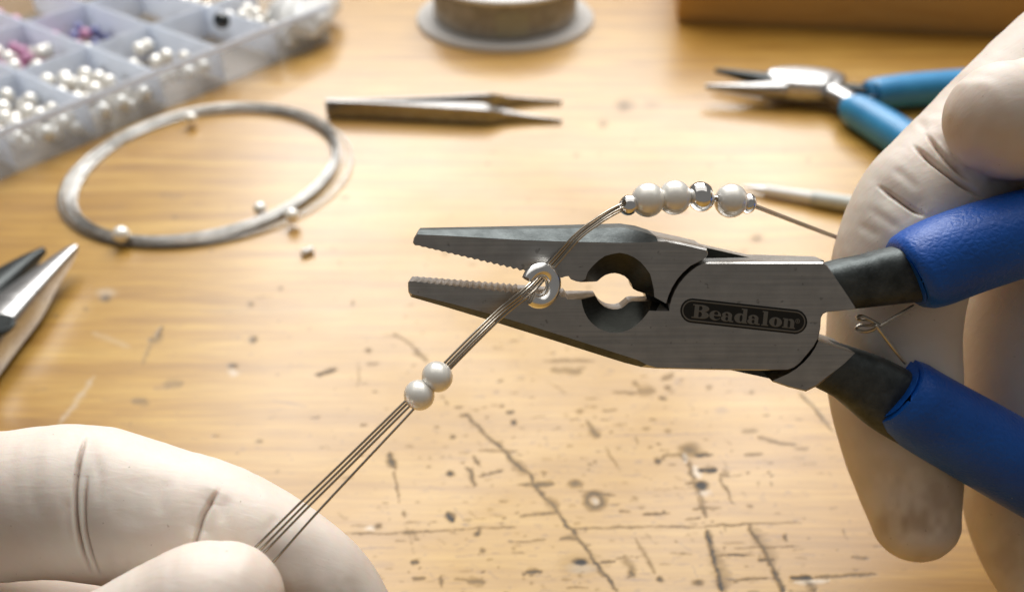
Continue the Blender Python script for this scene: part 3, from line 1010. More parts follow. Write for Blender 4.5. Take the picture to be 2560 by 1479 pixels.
# --- engraved name in its capsule
def logo():
    ds = 5.0
    s = np.arange(-212, 1930, ds)
    t = np.arange(-212, 212.1, ds)
    Sg, Tg = np.meshgrid(s, t)

    def mask(fn):
        acc = 0
        for ax in (-0.34, 0, 0.34):
            for ay in (-0.34, 0, 0.34):
                acc = acc + fn(Sg + ax * ds, Tg + ay * ds).astype(float)
        return acc / 9

    def cap(S_, T_):
        q = np.clip(S_, 0, 1710)
        return np.hypot(S_ - q, T_)

    def el(x, y, cx, cy, rx, ry):
        return ((x - cx) / rx) ** 2 + ((y - cy) / ry) ** 2 < 1

    def rc(x, y, x0, x1, y0, y1):
        return (x > x0) & (x < x1) & (y > y0) & (y < y1)

    def letters(S_, T_):
        Y = 117 - T_
        out = np.zeros_like(S_, bool)
        # B
        x = S_ + 8
        up_ = (el(x, Y, 160, 170, 122, 58) & (x > 110)) & ~(el(x, Y, 130, 171, 40, 38) & (x > 112))
        lw_ = (el(x, Y, 165, 62, 122, 62) & (x > 110)) & ~(el(x, Y, 128, 66, 42, 46) & (x > 112))
        out |= rc(x, Y, 40, 113, 0, 227) | rc(x, Y, 0, 165, 0, 17) | rc(x, Y, 8, 160, 210, 227) | up_ | lw_
        # e
        x = S_ - 284
        out |= (el(x, Y, 98, 78, 98, 80) & ~(el(x, Y, 112, 112, 34, 34) & (Y > 90)) & ~(el(x, Y, 128, 58, 48, 40) & (Y < 74)) & ~((x > 118) & (Y > 44) & (Y < 74))) | (rc(x, Y, 60, 190, 74, 90))
        # a (twice)
        for x0 in (482, 922):
            x = S_ - x0
            out |= rc(x, Y, 118, 178, 12, 112) | (el(x, Y, 98, 104, 82, 54) & ~el(x, Y, 84, 98, 34, 38) & (Y > 84)) | el(x, Y, 44, 112, 30, 26)
            out |= (el(x, Y, 76, 46, 76, 48) & ~el(x, Y, 98, 46, 24, 32) & (x < 150)) | rc(x, Y, 140, 208, 0, 20)
        # d
        x = S_ - 702
        out |= (el(x, Y, 92, 78, 92, 80) & ~el(x, Y, 112, 78, 24, 58)) | rc(x, Y, 136, 204, 0, 238) | rc(x, Y, 108, 204, 220, 238) | rc(x, Y, 136, 222, 0, 17)
        # l
        x = S_ - 1158
        out |= rc(x, Y, 22, 92, 0, 238) | rc(x, Y, 0, 114, 0, 17) | rc(x, Y, 0, 92, 220, 238)
        # o
        x = S_ - 1284
        out |= el(x, Y, 106, 78, 106, 80) & ~el(x, Y, 106, 78, 22, 60)
        # n
        x = S_ - 1506
        out |= rc(x, Y, 22, 86, 0, 157) | rc(x, Y, 0, 108, 0, 17) | rc(x, Y, 0, 86, 141, 157) | rc(x, Y, 130, 194, 0, 106) | rc(x, Y, 112, 214, 0, 17)
        out |= el(x, Y, 134, 104, 60, 54) & ~el(x, Y, 98, 92, 32, 40) & (Y > 92)
        # registered sign
        r = np.hypot(S_ - 1752, T_ + 16)
        out |= ((r < 37) & (r > 28)) | rc(S_ - 1752, -(T_ + 16), -12, -4, -16, 16) | (el(S_ - 1752, -(T_ + 16), 0, 7, 12, 10) & ~el(S_ - 1752, -(T_ + 16), 0, 7, 5, 4))
        out |= rc(S_ - 1752, -(T_ + 16), 2, 11, -16, -2)
        return out

    etch = mask(letters) * 0.85
    ring = mask(lambda a, b: (cap(a, b) < 172) & (cap(a, b) > 152))
    etch = np.maximum(etch, ring * 0.9)
    inside = mask(lambda a, b: cap(a, b) < 205)
    keep = cap(Sg, Tg) < 205
    cx, cy = 340 / 6.634 + 1680, 505 / 6.634 + 700
    ca, sa = 1700 / 1710.0, 185 / 1710.0
    X = cx + (Sg * ca - Tg * sa) / 6.634
    Y = cy + (Sg * sa + Tg * ca) / 6.634
    # outline pulled exactly to the capsule, so that the edge is clean
    V = np.array([PL(a, b, 0.03) for a, b in zip(X.ravel(), Y.ravel())])
    ny, nx = Sg.shape
    idx = np.arange(nx * ny).reshape(ny, nx)
    F = []
    for i in range(ny - 1):
        for j in range(nx - 1):
            if keep[i, j] and keep[i, j + 1] and keep[i + 1, j] and keep[i + 1, j + 1]:
                F.append([idx[i, j], idx[i, j + 1], idx[i + 1, j + 1], idx[i + 1, j]])
    used = sorted({i for f in F for i in f})
    mp = {u: k for k, u in enumerate(used)}
    o = obj('engraved_name', (V[used], [[mp[i] for i in f] for f in F]), M_LOGO, held, smooth=True, sharp=None)
    at = o.data.attributes.new('etch', 'FLOAT', 'POINT')
    at.data.foreach_set('value', etch.ravel()[used].astype(np.float32))


logo()

# ------------------------------------------------------------------ beads and the strung wire
def bead_mesh(name, m, hole=0.22, n=40, squash=1.0):
    a0 = math.asin(hole)
    prof = [(math.sin(a), squash * math.cos(a)) for a in np.linspace(a0, math.pi - a0, 26)]
    h = prof[0][1]
    prof += [(hole * 0.92, -h * 0.96), (hole * 0.92, h * 0.96)]
    V, F = lathe(prof, n)
    me = bpy.data.meshes.new(name)
    me.from_pydata((V * MM).tolist(), [], F)
    bm = bmesh.new()
    bm.from_mesh(me)
    bmesh.ops.recalc_face_normals(bm, faces=bm.faces)
    bm.to_mesh(me)
    bm.free()
    me.polygons.foreach_set('use_smooth', [True] * len(me.polygons))
    me.set_sharp_from_angle(angle=math.radians(50))
    me.materials.append(m)
    return me


ME_PEARL = bead_mesh('pearl_bead', M_PEARL, 0.2, 40)
ME_PEARL_LO = bead_mesh('small_pearl_bead', M_PEARL, 0.2, 20)
ME_SILVER = bead_mesh('silver_bead', M_SILVER, 0.42, 48)
ME_FLAT = bead_mesh('silver_spacer', M_SILVER, 0.4, 48, 0.75)


def bead(name, me, c, r, axis, label, cat, group=None, sq=(1, 1, 1)):
    o = bpy.data.objects.new(name, me)
    C.objects.link(o)
    o.location = Vector(c) * MM
    q = Vector(axis).to_track_quat('Z', 'Y')
    o.rotation_euler = q.to_euler()
    o.scale = (r * sq[0], r * sq[1], r * sq[2])
    return tag(o, label, cat, group)


def wpt(x, y, w):
    return PL(x, y, w)


# centre line of the wire bundle: from the left hand, through the crimp ring, the beads, and away behind the right hand
line = [P(655, 1384, 111.6), P(760, 1275, 113.6), P(880, 1155, 115.6), P(1020, 1014, 117.6), P(1048, 986, 118.0), P(1093, 941, 118.6), P(1180, 852, 119.6),
        PL(1254, 780, 3.0), PL(1310, 735, 2.9), PL(1342, 705, 1.9), PL(1378, 664, 0.75), PL(1442, 593, 0.6), PL(1494, 553, 0.1), PL(1530, 530, -0.5), PL(1556, 517, -0.9), PL(1575, 510, -1.2), PL(1620, 500, -1.8),
        PL(1686, 494, -2.6), PL(1751, 492, -3.3), PL(1790, 495, -3.9), PL(1827, 502, -4.6), PL(1872, 509, -5.4), PL(1890, 516, -5.8), P(1990, 555, 138.0), P(2110, 600, 145.5), P(2230, 640, 152.0)]
line = np.array(line)
LN = spline(line, 330)
wire = thing('beading_wire', 'bundle of four fine steel wires running through crimp ring and beads between both gloves', 'wire', LN[0])
tan = np.gradient(LN, axis=0)
view = LN - C0
side = np.cross(tan, view)
side /= np.linalg.norm(side, axis=1)[:, None]
toward = -view / np.linalg.norm(view, axis=1)[:, None]
u = np.linspace(0, 1, len(LN))
ends = [(-24, 0.3), (-11, 0), (1, 0.1), (34, 0.35)]
for i in range(4):
    tight = (i - 1.5) * (0.37 - 0.08 * np.clip((u - 0.34) / 0.1, 0, 1))
    fan = ends[i][0] * 112 / FPX
    k = np.clip(1 - u / 0.155, 0, 1)
    k2 = np.clip((u - 0.62) / 0.12, 0, 1)
    k3 = np.clip(1 - np.abs(u - 0.645) / 0.05, 0, 1)
    off = tight * (1 - k) + fan * k
    off = off * (1 - 0.55 * k2)
    wob = 0.025 * np.sin(u * 25 + i * 1.9)
    fw = 0.07 * np.sin(u * 17 + i * 2.1) * (1 - k) + (0.22 if i % 2 else -0.1) * k2
    sgn = -1 if side[0] @ RX < 0 else 1
    pth = LN + side * (sgn * (off + wob * (1 - k)))[:, None] + toward * fw[:, None]
    obj('strand', tube(pth, 0.17 - 0.025 * np.clip((u - 0.34) / 0.1, 0, 1), 10), M_WIRE, wire)


def axis_at(p):
    i = int(np.argmin(np.linalg.norm(LN - p, axis=1)))
    i = max(2, min(len(LN) - 3, i))
    return unit(LN[i + 2] - LN[i - 2])


def px2mm(r, p):
    return r * ((p - C0) @ FW) / FPX


for (nm, me, x, y, w, r, ax, sq, lb, ct, gp) in [
    ('silver_bead', ME_SILVER, 1571, 513, -1.2, 26, (-0.75, -0.42, 0.5), (1, 1, 0.86), 'small round silver bead at the left end of the bead row above the pliers', 'bead', 'silver beads on the wire'),
    ('pearl_bead', ME_PEARL, 1620, 500, -1.8, 43.5, None, (1, 1, 0.97), 'large white pearl beside the small left silver bead above the pliers', 'pearl', 'pearls on the wire'),
    ('pearl_bead', ME_PEARL, 1686, 494, -2.6, 45, None, (1, 1, 0.93), 'large white pearl between another pearl and the big silver bead above the pliers', 'pearl', 'pearls on the wire'),
    ('silver_bead', ME_SILVER, 1752, 492, -3.4, 38.5, (0.93, 0.0, 0.36), (1, 1, 0.9), 'biggest polished silver bead in the middle of the bead row above the pliers', 'bead', 'silver beads on the wire'),
    ('pearl_bead', ME_PEARL, 1827, 502, -4.6, 42.5, None, (1, 1, 0.97), 'large white pearl between the big silver bead and the flat silver spacer', 'pearl', 'pearls on the wire'),
    ('silver_spacer', ME_FLAT, 1870, 509, -5.6, 26, None, (1, 1, 1.0), 'flat polished silver spacer bead at the right end of the bead row', 'bead', 'silver beads on the wire')]:
    c = PL(x, y, w)
    bead(nm, me, c, px2mm(r, c), unit(ax) if ax is not None else axis_at(c), lb, ct, gp, (sq[0] * rng.uniform(0.96, 1.02), sq[1] * rng.uniform(0.97, 1.02), sq[2]) if ct == 'pearl' else sq)
for x, y, dp, r, lb in [(1093, 941, 118.6, 40, 'upper of two white pearls touching on the wires between the pliers and left glove'), (1048, 987, 118.0, 39.5, 'lower of two white pearls touching on the wires, nearer the left glove')]:
    c = P(x, y, dp)
    bead('pearl_bead', ME_PEARL, c, px2mm(r, c), axis_at(c), lb, 'pearl', 'pearls on the wire', (1, 1, 0.96))
g = spline([PL(1776, 494, -3.7), PL(1790, 495, -3.9), PL(1804, 497, -4.2)], 10)
tag(obj('crimp_tube', tube(g, [0.26, 0.26, 0.26, 0.26, 0.27, 0.30, 0.36, 0.40, 0.42, 0.42, 0.36], 14), M_SILVER), 'tiny silver crimp tube in the gap between big silver bead and pearl', 'crimp')

# open crimp ring held at the jaws
rc_ = PL(1350, 714, 2.95)
yaw, pit = math.radians(30), math.radians(-8)
nr = unit(PN * math.cos(yaw) + RX * math.sin(yaw))
e1 = unit(RX - nr * (RX @ nr))
e2 = np.cross(nr, e1)
e2 = e2 if e2 @ PV > 0 else -e2
e2 = unit(e2 + PN * math.tan(pit))
angs = np.radians(np.linspace(-130, 152, 60))
rp = np.array([rc_ + 2.2 * (math.cos(a) * e1 * 1.0 + math.sin(a) * e2) for a in angs])
rad = 0.82 + 0.22 * np.sin(np.linspace(0, math.pi, 60)) ** 0.8
rp2 = np.array([rc_ - 0.25 * nr + 1.42 * (math.cos(a) * e1 + math.sin(a) * e2) for a in np.radians(np.linspace(-122, 140, 50))])
tag(obj('crimp_cover', join(tube(rp, rad, 28, round_ends=False), tube(rp2, 0.36, 18)), M_CRIMP, sharp=50), 'open C-shaped silver crimp ring between the plier jaws with wires passing through', 'crimp ring')

# ------------------------------------------------------------------ gloved hands
def chain(pts, n=14):
    p = np.array([[*P(x, y, d), r * d / FPX] for x, y, r, d in pts])
    q = spline(p, n * (len(pts) - 1))
    return tube(q[:, :3], q[:, 3], 56, round_ends=True)


def hand(name, chains, creases, label, grime_and_fold_shade=(), voxel=0.45, smooth=28):
    V, F = join(*[chain(c) for c in chains])
    creases = [(p, w * 2.6, d * 0.75, l) if w < 7 and d < 0.35 else (p, w, d, l) for p, w, d, l in creases]   # slack folds are soft, joint folds sharp
    org = (V.min(0) + V.max(0)) / 2
    me = bpy.data.meshes.new(name)
    me.from_pydata((V - org).tolist(), [], F)
    bm = bmesh.new()
    bm.from_mesh(me)
    bmesh.ops.recalc_face_normals(bm, faces=bm.faces)
    bm.to_mesh(me)
    bm.free()
    tmp = bpy.data.objects.new('tmp', me)
    C.objects.link(tmp)
    r = tmp.modifiers.new('r', 'REMESH')
    r.mode = 'VOXEL'
    r.voxel_size = voxel
    s = tmp.modifiers.new('s', 'SMOOTH')
    s.factor, s.iterations = 0.5, smooth
    dg = bpy.context.evaluated_depsgraph_get()
    dg.update()
    out = bpy.data.meshes.new_from_object(tmp.evaluated_get(dg))
    bpy.data.objects.remove(tmp)
    out.name = name
    # finer faces along the folds
    bm = bmesh.new()
    bm.from_mesh(out)
    for lvl in (3.6, 2.6):
        vv = np.array([v.co[:] for v in bm.verts]) + org
        qx, qy = proj(vv)
        best = np.full(len(vv), 1e9)
        for pts, w, dpt, lim in creases:
            if w > 9:
                continue
            sp_ = spline(np.array(pts, float), 40)
            near = np.where((qx > sp_[:, 0].min() - 40) & (qx < sp_[:, 0].max() + 40) & (qy > sp_[:, 1].min() - 40) & (qy < sp_[:, 1].max() + 40) & (((vv - C0) @ FW) < lim))[0]
            for p in sp_:
                best[near] = np.minimum(best[near], np.hypot(qx[near] - p[0], qy[near] - p[1]) / w)
        bm.verts.ensure_lookup_table()
        fs = [f for f in bm.faces if any(best[v.index] < lvl for v in f.verts)]
        es = list({e for f in fs for e in f.edges})
        bmesh.ops.subdivide_edges(bm, edges=es, cuts=1, use_grid_fill=True)
        bm.verts.index_update()
    bm.to_mesh(out)
    bm.free()
    nv = len(out.vertices)
    co = np.zeros(nv * 3, np.float32)
    no = np.zeros(nv * 3, np.float32)
    out.vertices.foreach_get('co', co)
    out.vertices.foreach_get('normal', no)
    co, no = co.reshape(-1, 3).astype(float), no.reshape(-1, 3).astype(float)
    W_ = co + org
    px, py = proj(W_)
    vd = C0 - W_
    vd /= np.linalg.norm(vd, axis=1)[:, None]
    facing = np.clip((no * vd).sum(1) * 1.6 + 0.25, 0, 1)
    disp = np.zeros(nv)
    fold_shade = np.zeros(nv)
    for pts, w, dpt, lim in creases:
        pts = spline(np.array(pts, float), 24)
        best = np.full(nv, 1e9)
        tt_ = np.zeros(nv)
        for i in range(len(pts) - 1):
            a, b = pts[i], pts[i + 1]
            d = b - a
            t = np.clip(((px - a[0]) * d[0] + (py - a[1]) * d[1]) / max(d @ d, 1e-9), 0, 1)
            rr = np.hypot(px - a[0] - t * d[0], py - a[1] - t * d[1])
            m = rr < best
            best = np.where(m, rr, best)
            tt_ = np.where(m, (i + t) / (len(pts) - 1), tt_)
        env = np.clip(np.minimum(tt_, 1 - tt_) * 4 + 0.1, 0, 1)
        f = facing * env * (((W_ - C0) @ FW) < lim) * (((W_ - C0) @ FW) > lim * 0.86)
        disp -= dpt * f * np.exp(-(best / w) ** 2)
        fold_shade = np.maximum(fold_shade, (min(0.9, dpt * 1.3) if w < 9 else 0.0) * f * np.exp(-(best / (0.42 * w)) ** 2))
    # slack latex: long shallow ripples
    a_, b_ = W_[:, 0] + 0.4 * W_[:, 1], W_[:, 2] - 0.3 * W_[:, 1]
    disp += 0.16 * vn(a_ * 0.16, b_ * 0.16, 31) + 0.07 * vn(a_ * 0.34 + b_ * 0.1, b_ * 0.22, 32) + 0.035 * vn(a_ * 0.9, b_ * 0.55 + a_ * 0.3, 33)
    co += no * disp[:, None]
    out.vertices.foreach_set('co', (co * MM).astype(np.float32).ravel())
    g_ = fold_shade * 0.8  # shade of the creases painted into the colour; dirt patches join below
    for x, y, rr, s_ in grime_and_fold_shade:
        d_ = np.hypot(px - x, py - y) / rr
        mott = np.clip(0.5 + 0.8 * vn(px / 45, py / 52, 21) + 0.4 * vn(px / 17, py / 21, 22), 0, 1)
        g_ = np.maximum(g_, s_ * np.clip(1.4 - d_, 0, 1) * mott)
    at = out.attributes.new('grime_and_fold_shade', 'FLOAT', 'POINT')
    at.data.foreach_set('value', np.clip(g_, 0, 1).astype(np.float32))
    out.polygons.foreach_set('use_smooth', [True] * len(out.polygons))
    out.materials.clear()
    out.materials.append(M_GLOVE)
    out.update()
    o = bpy.data.objects.new(name, out)
    C.objects.link(o)
    o.location = Vector(org) * MM
    o.shadow_terminator_geometry_offset = 0.3
    o.shadow_terminator_shading_offset = 0.15
    return tag(o, label, 'hand', 'gloved hands')


L_INDEX = [(-420, 1300, 215, 126), (-200, 1275, 195, 123), (0, 1264, 186, 121.5), (140, 1250, 190, 121), (230, 1256, 189, 121), (400, 1293, 176, 121), (560, 1338, 166, 120.5), (700, 1398, 148, 120), (810, 1465, 128, 119.5), (880, 1540, 108, 119), (905, 1600, 92, 119)]
L_THUMB = [(-450, 1900, 260, 118), (-60, 1800, 215, 112), (200, 1690, 188, 108), (370, 1590, 166, 105.5), (490, 1527, 166, 104.8), (555, 1513, 160, 104.6)]
L_MIDDLE = [(-420, 1560, 210, 134), (-150, 1600, 195, 133), (150, 1630, 185, 131), (420, 1680, 165, 129), (600, 1760, 140, 127)]
L_RING = [(-420, 1850, 200, 140), (-100, 1900, 185, 138), (200, 1960, 170, 134), (400, 2020, 140, 131)]
L_PINKY = [(-420, 2120, 175, 142), (-150, 2180, 160, 140), (120, 2230, 130, 136)]
L_PALM = [(-430, 1400, 240, 130), (-500, 1750, 290, 134), (-480, 2100, 240, 138)]
L_PALM2 = [(-460, 1700, 300, 130), (-800, 2000, 330, 130), (-1150, 2300, 280, 130)]
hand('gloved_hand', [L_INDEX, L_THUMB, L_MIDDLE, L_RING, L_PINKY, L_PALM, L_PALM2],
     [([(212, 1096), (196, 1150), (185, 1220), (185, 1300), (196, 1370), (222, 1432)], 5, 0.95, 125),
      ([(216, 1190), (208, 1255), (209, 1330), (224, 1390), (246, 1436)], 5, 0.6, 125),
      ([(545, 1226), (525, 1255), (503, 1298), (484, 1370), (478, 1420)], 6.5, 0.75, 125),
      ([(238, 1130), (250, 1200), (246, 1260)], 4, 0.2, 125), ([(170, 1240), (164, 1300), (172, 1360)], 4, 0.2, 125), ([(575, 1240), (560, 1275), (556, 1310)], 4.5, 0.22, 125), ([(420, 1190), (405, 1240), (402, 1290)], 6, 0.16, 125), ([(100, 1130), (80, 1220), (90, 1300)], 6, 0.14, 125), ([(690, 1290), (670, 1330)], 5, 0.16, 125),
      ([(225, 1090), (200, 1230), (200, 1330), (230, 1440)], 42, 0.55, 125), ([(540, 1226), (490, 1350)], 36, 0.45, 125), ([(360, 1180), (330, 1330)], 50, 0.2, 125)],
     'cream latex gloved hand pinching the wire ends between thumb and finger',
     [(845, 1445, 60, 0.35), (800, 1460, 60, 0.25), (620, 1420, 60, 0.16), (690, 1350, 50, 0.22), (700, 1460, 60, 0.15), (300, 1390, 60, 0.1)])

R_INDEX = [(2900, 60, 230, 142), (2700, 180, 205, 142), (2530, 320, 186, 141.5), (2400, 430, 172, 141), (2310, 530, 172, 140.5), (2255, 660, 166, 140.5), (2232, 820, 157, 141), (2236, 970, 158, 141.5), (2254, 1110, 144, 142), (2274, 1220, 126, 142), (2288, 1296, 108, 142)]
R_MIDDLE = [(2950, 420, 200, 152), (2740, 560, 190, 153), (2590, 740, 175, 153), (2545, 950, 158, 152.5), (2550, 1120, 145, 152), (2575, 1290, 146, 151), (2630, 1430, 138, 150), (2680, 1520, 110, 150)]
R_RING = [(3050, 640, 195, 160), (2900, 850, 180, 161), (2860, 1080, 165, 160), (2870, 1280, 150, 158), (2900, 1420, 120, 156)]
R_PINKY = [(3200, 850, 170, 166), (3120, 1050, 155, 166), (3100, 1230, 140, 164), (3110, 1360, 115, 162)]
R_THUMB = [(3150, 260, 250, 138), (2900, 290, 205, 132), (2720, 296, 170, 128), (2590, 300, 156, 126.2), (2530, 298, 152, 126), (2507, 294, 140, 126)]
R_PALM = [(2950, 150, 240, 146), (3150, 450, 300, 154), (3280, 800, 270, 162)]
R_PALM2 = [(3100, 350, 300, 150), (3500, 500, 330, 152), (3900, 650, 290, 152)]
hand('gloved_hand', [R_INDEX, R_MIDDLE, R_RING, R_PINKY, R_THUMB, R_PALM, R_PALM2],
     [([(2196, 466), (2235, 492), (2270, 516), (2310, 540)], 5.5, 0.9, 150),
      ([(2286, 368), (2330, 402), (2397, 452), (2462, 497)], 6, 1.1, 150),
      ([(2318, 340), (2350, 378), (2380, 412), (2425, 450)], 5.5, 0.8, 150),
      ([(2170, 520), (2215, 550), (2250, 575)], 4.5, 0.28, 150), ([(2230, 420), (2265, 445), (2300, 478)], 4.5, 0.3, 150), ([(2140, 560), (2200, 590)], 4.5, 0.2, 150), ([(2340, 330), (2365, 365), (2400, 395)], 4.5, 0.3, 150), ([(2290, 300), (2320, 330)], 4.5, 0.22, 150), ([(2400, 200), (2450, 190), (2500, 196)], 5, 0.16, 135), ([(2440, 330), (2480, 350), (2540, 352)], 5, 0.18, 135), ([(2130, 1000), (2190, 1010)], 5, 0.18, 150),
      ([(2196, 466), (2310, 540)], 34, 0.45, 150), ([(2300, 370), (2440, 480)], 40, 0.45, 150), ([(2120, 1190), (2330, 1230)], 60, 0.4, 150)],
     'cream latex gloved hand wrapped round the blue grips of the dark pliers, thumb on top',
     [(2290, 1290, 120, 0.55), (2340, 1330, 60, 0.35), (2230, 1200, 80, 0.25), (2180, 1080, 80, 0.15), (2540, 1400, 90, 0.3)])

# ------------------------------------------------------------------ coil of wire on the bench, with its pearls
coil_c = np.array([-99.4, 256.1])
coil = thing('wire_coil', 'loose round coil of thin silver wire lying flat on the bench beside the bead organizer', 'wire coil', [coil_c[0], coil_c[1], 0])
th = np.linspace(0, 2 * math.pi, 120, endpoint=False)


def coil_pt(t, off, z):
    r = 42.7 + 2.0 * np.cos(2 * (t - math.radians(68))) + off
    return np.stack([coil_c[0] + r * np.cos(t), coil_c[1] + r * np.sin(t), z], -1)


for i in range(18):
    s = rng.uniform(-1, 1)
    wdt = 1.15 + 1.5 * np.clip(np.cos(th - math.radians(188)), 0, 1) ** 1.3
    off = s * wdt - wdt * np.clip(np.cos(th - math.radians(188)), 0, 1) + 0.45 * np.sin(th + rng.uniform(0, 6.3)) + 0.3 * np.sin(2 * th + rng.uniform(0, 6.3))
    z = 0.35 + rng.uniform(0, 2.3) * (1 - 0.45 * np.clip(np.cos(th - math.radians(188)), 0, 1)) + 0.25 * np.sin(th * 2 + rng.uniform(0, 6.3)) + 0.25
    obj('wire_loop', tube(coil_pt(th, off, z), 0.19, 8, True), M_COIL, coil)
for k, (o_, amp) in enumerate([(0.8, 2.8), (1.0, 5.2), (1.2, 4.4)]):
    off = o_ + amp * np.clip(np.cos(th - math.radians(-22 + 6 * k)), 0, 1) ** 2
    obj('wire_loop', tube(coil_pt(th, off, 0.5 + 0.3 * k + 0 * th), 0.16, 6, True), M_COIL, coil)
for x, y, z, r, lb in [(477, 296, 3.0, 2.1, 'small white pearl on the far side of the wire coil'), (650, 522, 3.2, 2.0, 'small white pearl just inside the near right of the wire coil'),
                       (730, 538, 3.4, 2.1, 'small white pearl on the outer edge of the wire coil, shadow below it'), (303, 586, 3.6, 2.4, 'pale translucent bead sitting on the near edge of the wire coil')]:
    bead('pearl_bead', ME_PEARL_LO, T(x, y, z), r, (0.3, 1, 0.4), lb, 'pearl', 'pearls on the wire coil')
cp = T(768, 628, 1.0)
d_ = unit(T(785, 620, 1.0) - T(752, 632, 1.0))
tag(obj('crimp_bead', rings([c + r * (np.cos(np.arange(20) * math.pi / 10)[:, None] * np.cross(d_, [0, 0, 1]) + np.sin(np.arange(20) * math.pi / 10)[:, None] * np.array([0, 0, 1.0])) for c, r in
     [(cp + d_ * 1.6, 0.5), (cp + d_ * 1.7, 0.9), (cp + d_ * 1.55, 1.0), (cp - d_ * 1.55, 1.0), (cp - d_ * 1.7, 0.9), (cp - d_ * 1.6, 0.5)]]), M_WHITE), 'tiny white tube bead lying alone on the bench near the coil', 'bead')

# ------------------------------------------------------------------ spool
sc_ = np.array([-3.0, 394.0])
spool = thing('wire_spool', 'flat spool of grey brown wire with white top on the bench at the far edge', 'spool', [*sc_, 0])
obj('flange', disc(sc_, 6, 39.5, 0.05, 2.6, 0.7), M_BAG, spool)
obj('winding', disc(sc_, 6, 31.6, 2.6, 17.0, 0.5, 96), M_WIND, spool)
obj('flange', disc(sc_, 6, 33.0, 17.0, 19.2, 0.6, 96), M_WHITE, spool)
R_ = []
for a in np.radians(np.linspace(-97, -72, 14)):
    R_.append(np.array([[sc_[0] + r * math.cos(a), sc_[1] + r * math.sin(a), z] for r, z in ((31.7, 4.0), (31.95, 4.0), (31.95, 14.2), (31.7, 14.2))]))
obj('label', rings(R_), M_PAPER, spool)
for k in range(9):
    z = 3.6 + k * 1.5
    obj('wire_turn', tube(np.array([[sc_[0] + 31.6 * math.cos(a), sc_[1] + 31.6 * math.sin(a), z + 0.2 * math.sin(a * 3 + k)] for a in th]), 0.22, 6, True), M_WIND, spool)

# ------------------------------------------------------------------ tweezers
twz = thing('tweezers', 'slim steel tweezers lying on their side in the middle of the bench behind the coil', 'tweezers', T(815, 290))


def arm(pts):
    """pts: pixel of the front top edge, height of the plate, thickness away from the viewer"""
    q = np.array([[*T(x, y, hh)[:2], hh, tk] for x, y, hh, tk in pts])
    q = spline(q, 36)
    c, h, tk = q[:, :2], q[:, 2], q[:, 3]
    d = np.gradient(c, axis=0)
    d /= np.linalg.norm(d, axis=1)[:, None]
    nn = np.stack([-d[:, 1], d[:, 0]], 1)
    R = []
    for i in range(len(c)):
        a, b = c[i] + nn[i] * tk[i], c[i]
        R.append(np.array([[*a, 0.25], [*b, 0.25], [*b, h[i]], [*a, h[i]]]))
    return rings(R)


obj('arm', arm([(812, 253, 6.5, 1.2), (900, 256, 6.5, 1.3), (1014, 262, 6.4, 2.0), (1120, 269, 6.2, 4.2), (1216, 275, 5.8, 5.0), (1262, 282, 3.9, 3.4), (1330, 291, 2.4, 1.4), (1405, 299, 1.4, 0.5)]), M_GREYSTEEL, twz, sharp=30)
obj('arm', arm([(816, 251, 6.5, 1.2), (900, 250, 6.5, 1.2), (1014, 247, 6.4, 1.2), (1120, 242, 6.2, 1.3), (1226, 237, 5.8, 1.4), (1262, 242, 3.9, 1.2), (1330, 247, 2.4, 0.9), (1405, 252, 1.4, 0.5)]), M_GREYSTEEL, twz, sharp=30)

# ------------------------------------------------------------------ pliers lying on the bench
def tloft(pts, e=3.0, n=24):
    """pts: pixel, height of the axis, half width on the bench, half height"""
    q = np.array([[*T(x, y, z), w, h] for x, y, z, w, h in pts])
    q = spline(q, max(10, 6 * (len(pts) - 1)))
    d = np.gradient(q[:, :3], axis=0)
    secs = []
    for row, dd in zip(q, d):
        dd[2] = 0
        dd = unit(dd)
        secs.append((row[:3], np.array([-dd[1], dd[0], 0]) * row[3], np.array([0, 0, 1.0]) * row[4], e))
    return superloft(secs, n)


bp = thing('beading_pliers', 'steel needle nose pliers with light blue grips lying on the bench behind the gloved hand', 'pliers', T(2000, 225))
obj('jaw', tloft([(1788, 176, 6, 0.7, 0.9), (1830, 184, 6, 1.5, 1.5), (1890, 196, 6, 2.6, 2.3), (1960, 210, 6, 4.0, 3.2)], 2.6), M_DARKSTEEL, bp)
obj('jaw', tloft([(1763, 217, 6, 0.7, 0.9), (1820, 220, 6, 1.6, 1.6), (1890, 223, 6, 2.8, 2.4), (1960, 224, 6, 4.2, 3.3)], 2.6), M_GREYSTEEL, bp)
obj('joint', tloft([(1930, 212, 6, 5.5, 3.0), (1950, 210, 6, 7.8, 4.4), (2010, 211, 6, 9.0, 4.6), (2070, 216, 6, 8.0, 4.4), (2100, 224, 6, 5.0, 3.6)], 4.0), M_STEEL, bp)
obj('handle_shank', tloft([(2060, 218, 6, 3.0, 2.6), (2120, 226, 6, 2.6, 2.4), (2190, 232, 6, 3.4, 2.6)], 2.6), M_DARKSTEEL, bp)
obj('handle_shank', tloft([(2070, 226, 6, 4.4, 3.2), (2110, 248, 6, 3.8, 3.2), (2150, 274, 6, 4.0, 3.2)], 2.6), M_STEEL, bp)
obj('grip', tloft([(2176, 236, 6.2, 4.2, 4.2), (2184, 235, 6.2, 5.4, 5.4), (2260, 227, 6.2, 6.0, 5.9), (2360, 219, 6.2, 6.2, 6.0), (2480, 212, 6.2, 6.2, 6.0), (2600, 208, 6.2, 5.6, 5.6)], 2.2), M_SKYBLUE, bp, sharp=60)
obj('grip', tloft([(2130, 268, 6.2, 4.2, 4.2), (2138, 274, 6.2, 5.2, 5.4), (2200, 312, 6.2, 5.8, 5.9), (2280, 362, 6.2, 6.0, 6.0), (2370, 420, 6.2, 6.0, 6.0), (2450, 472, 6.2, 5.4, 5.6)], 2.2), M_SKYBLUE, bp, sharp=60)
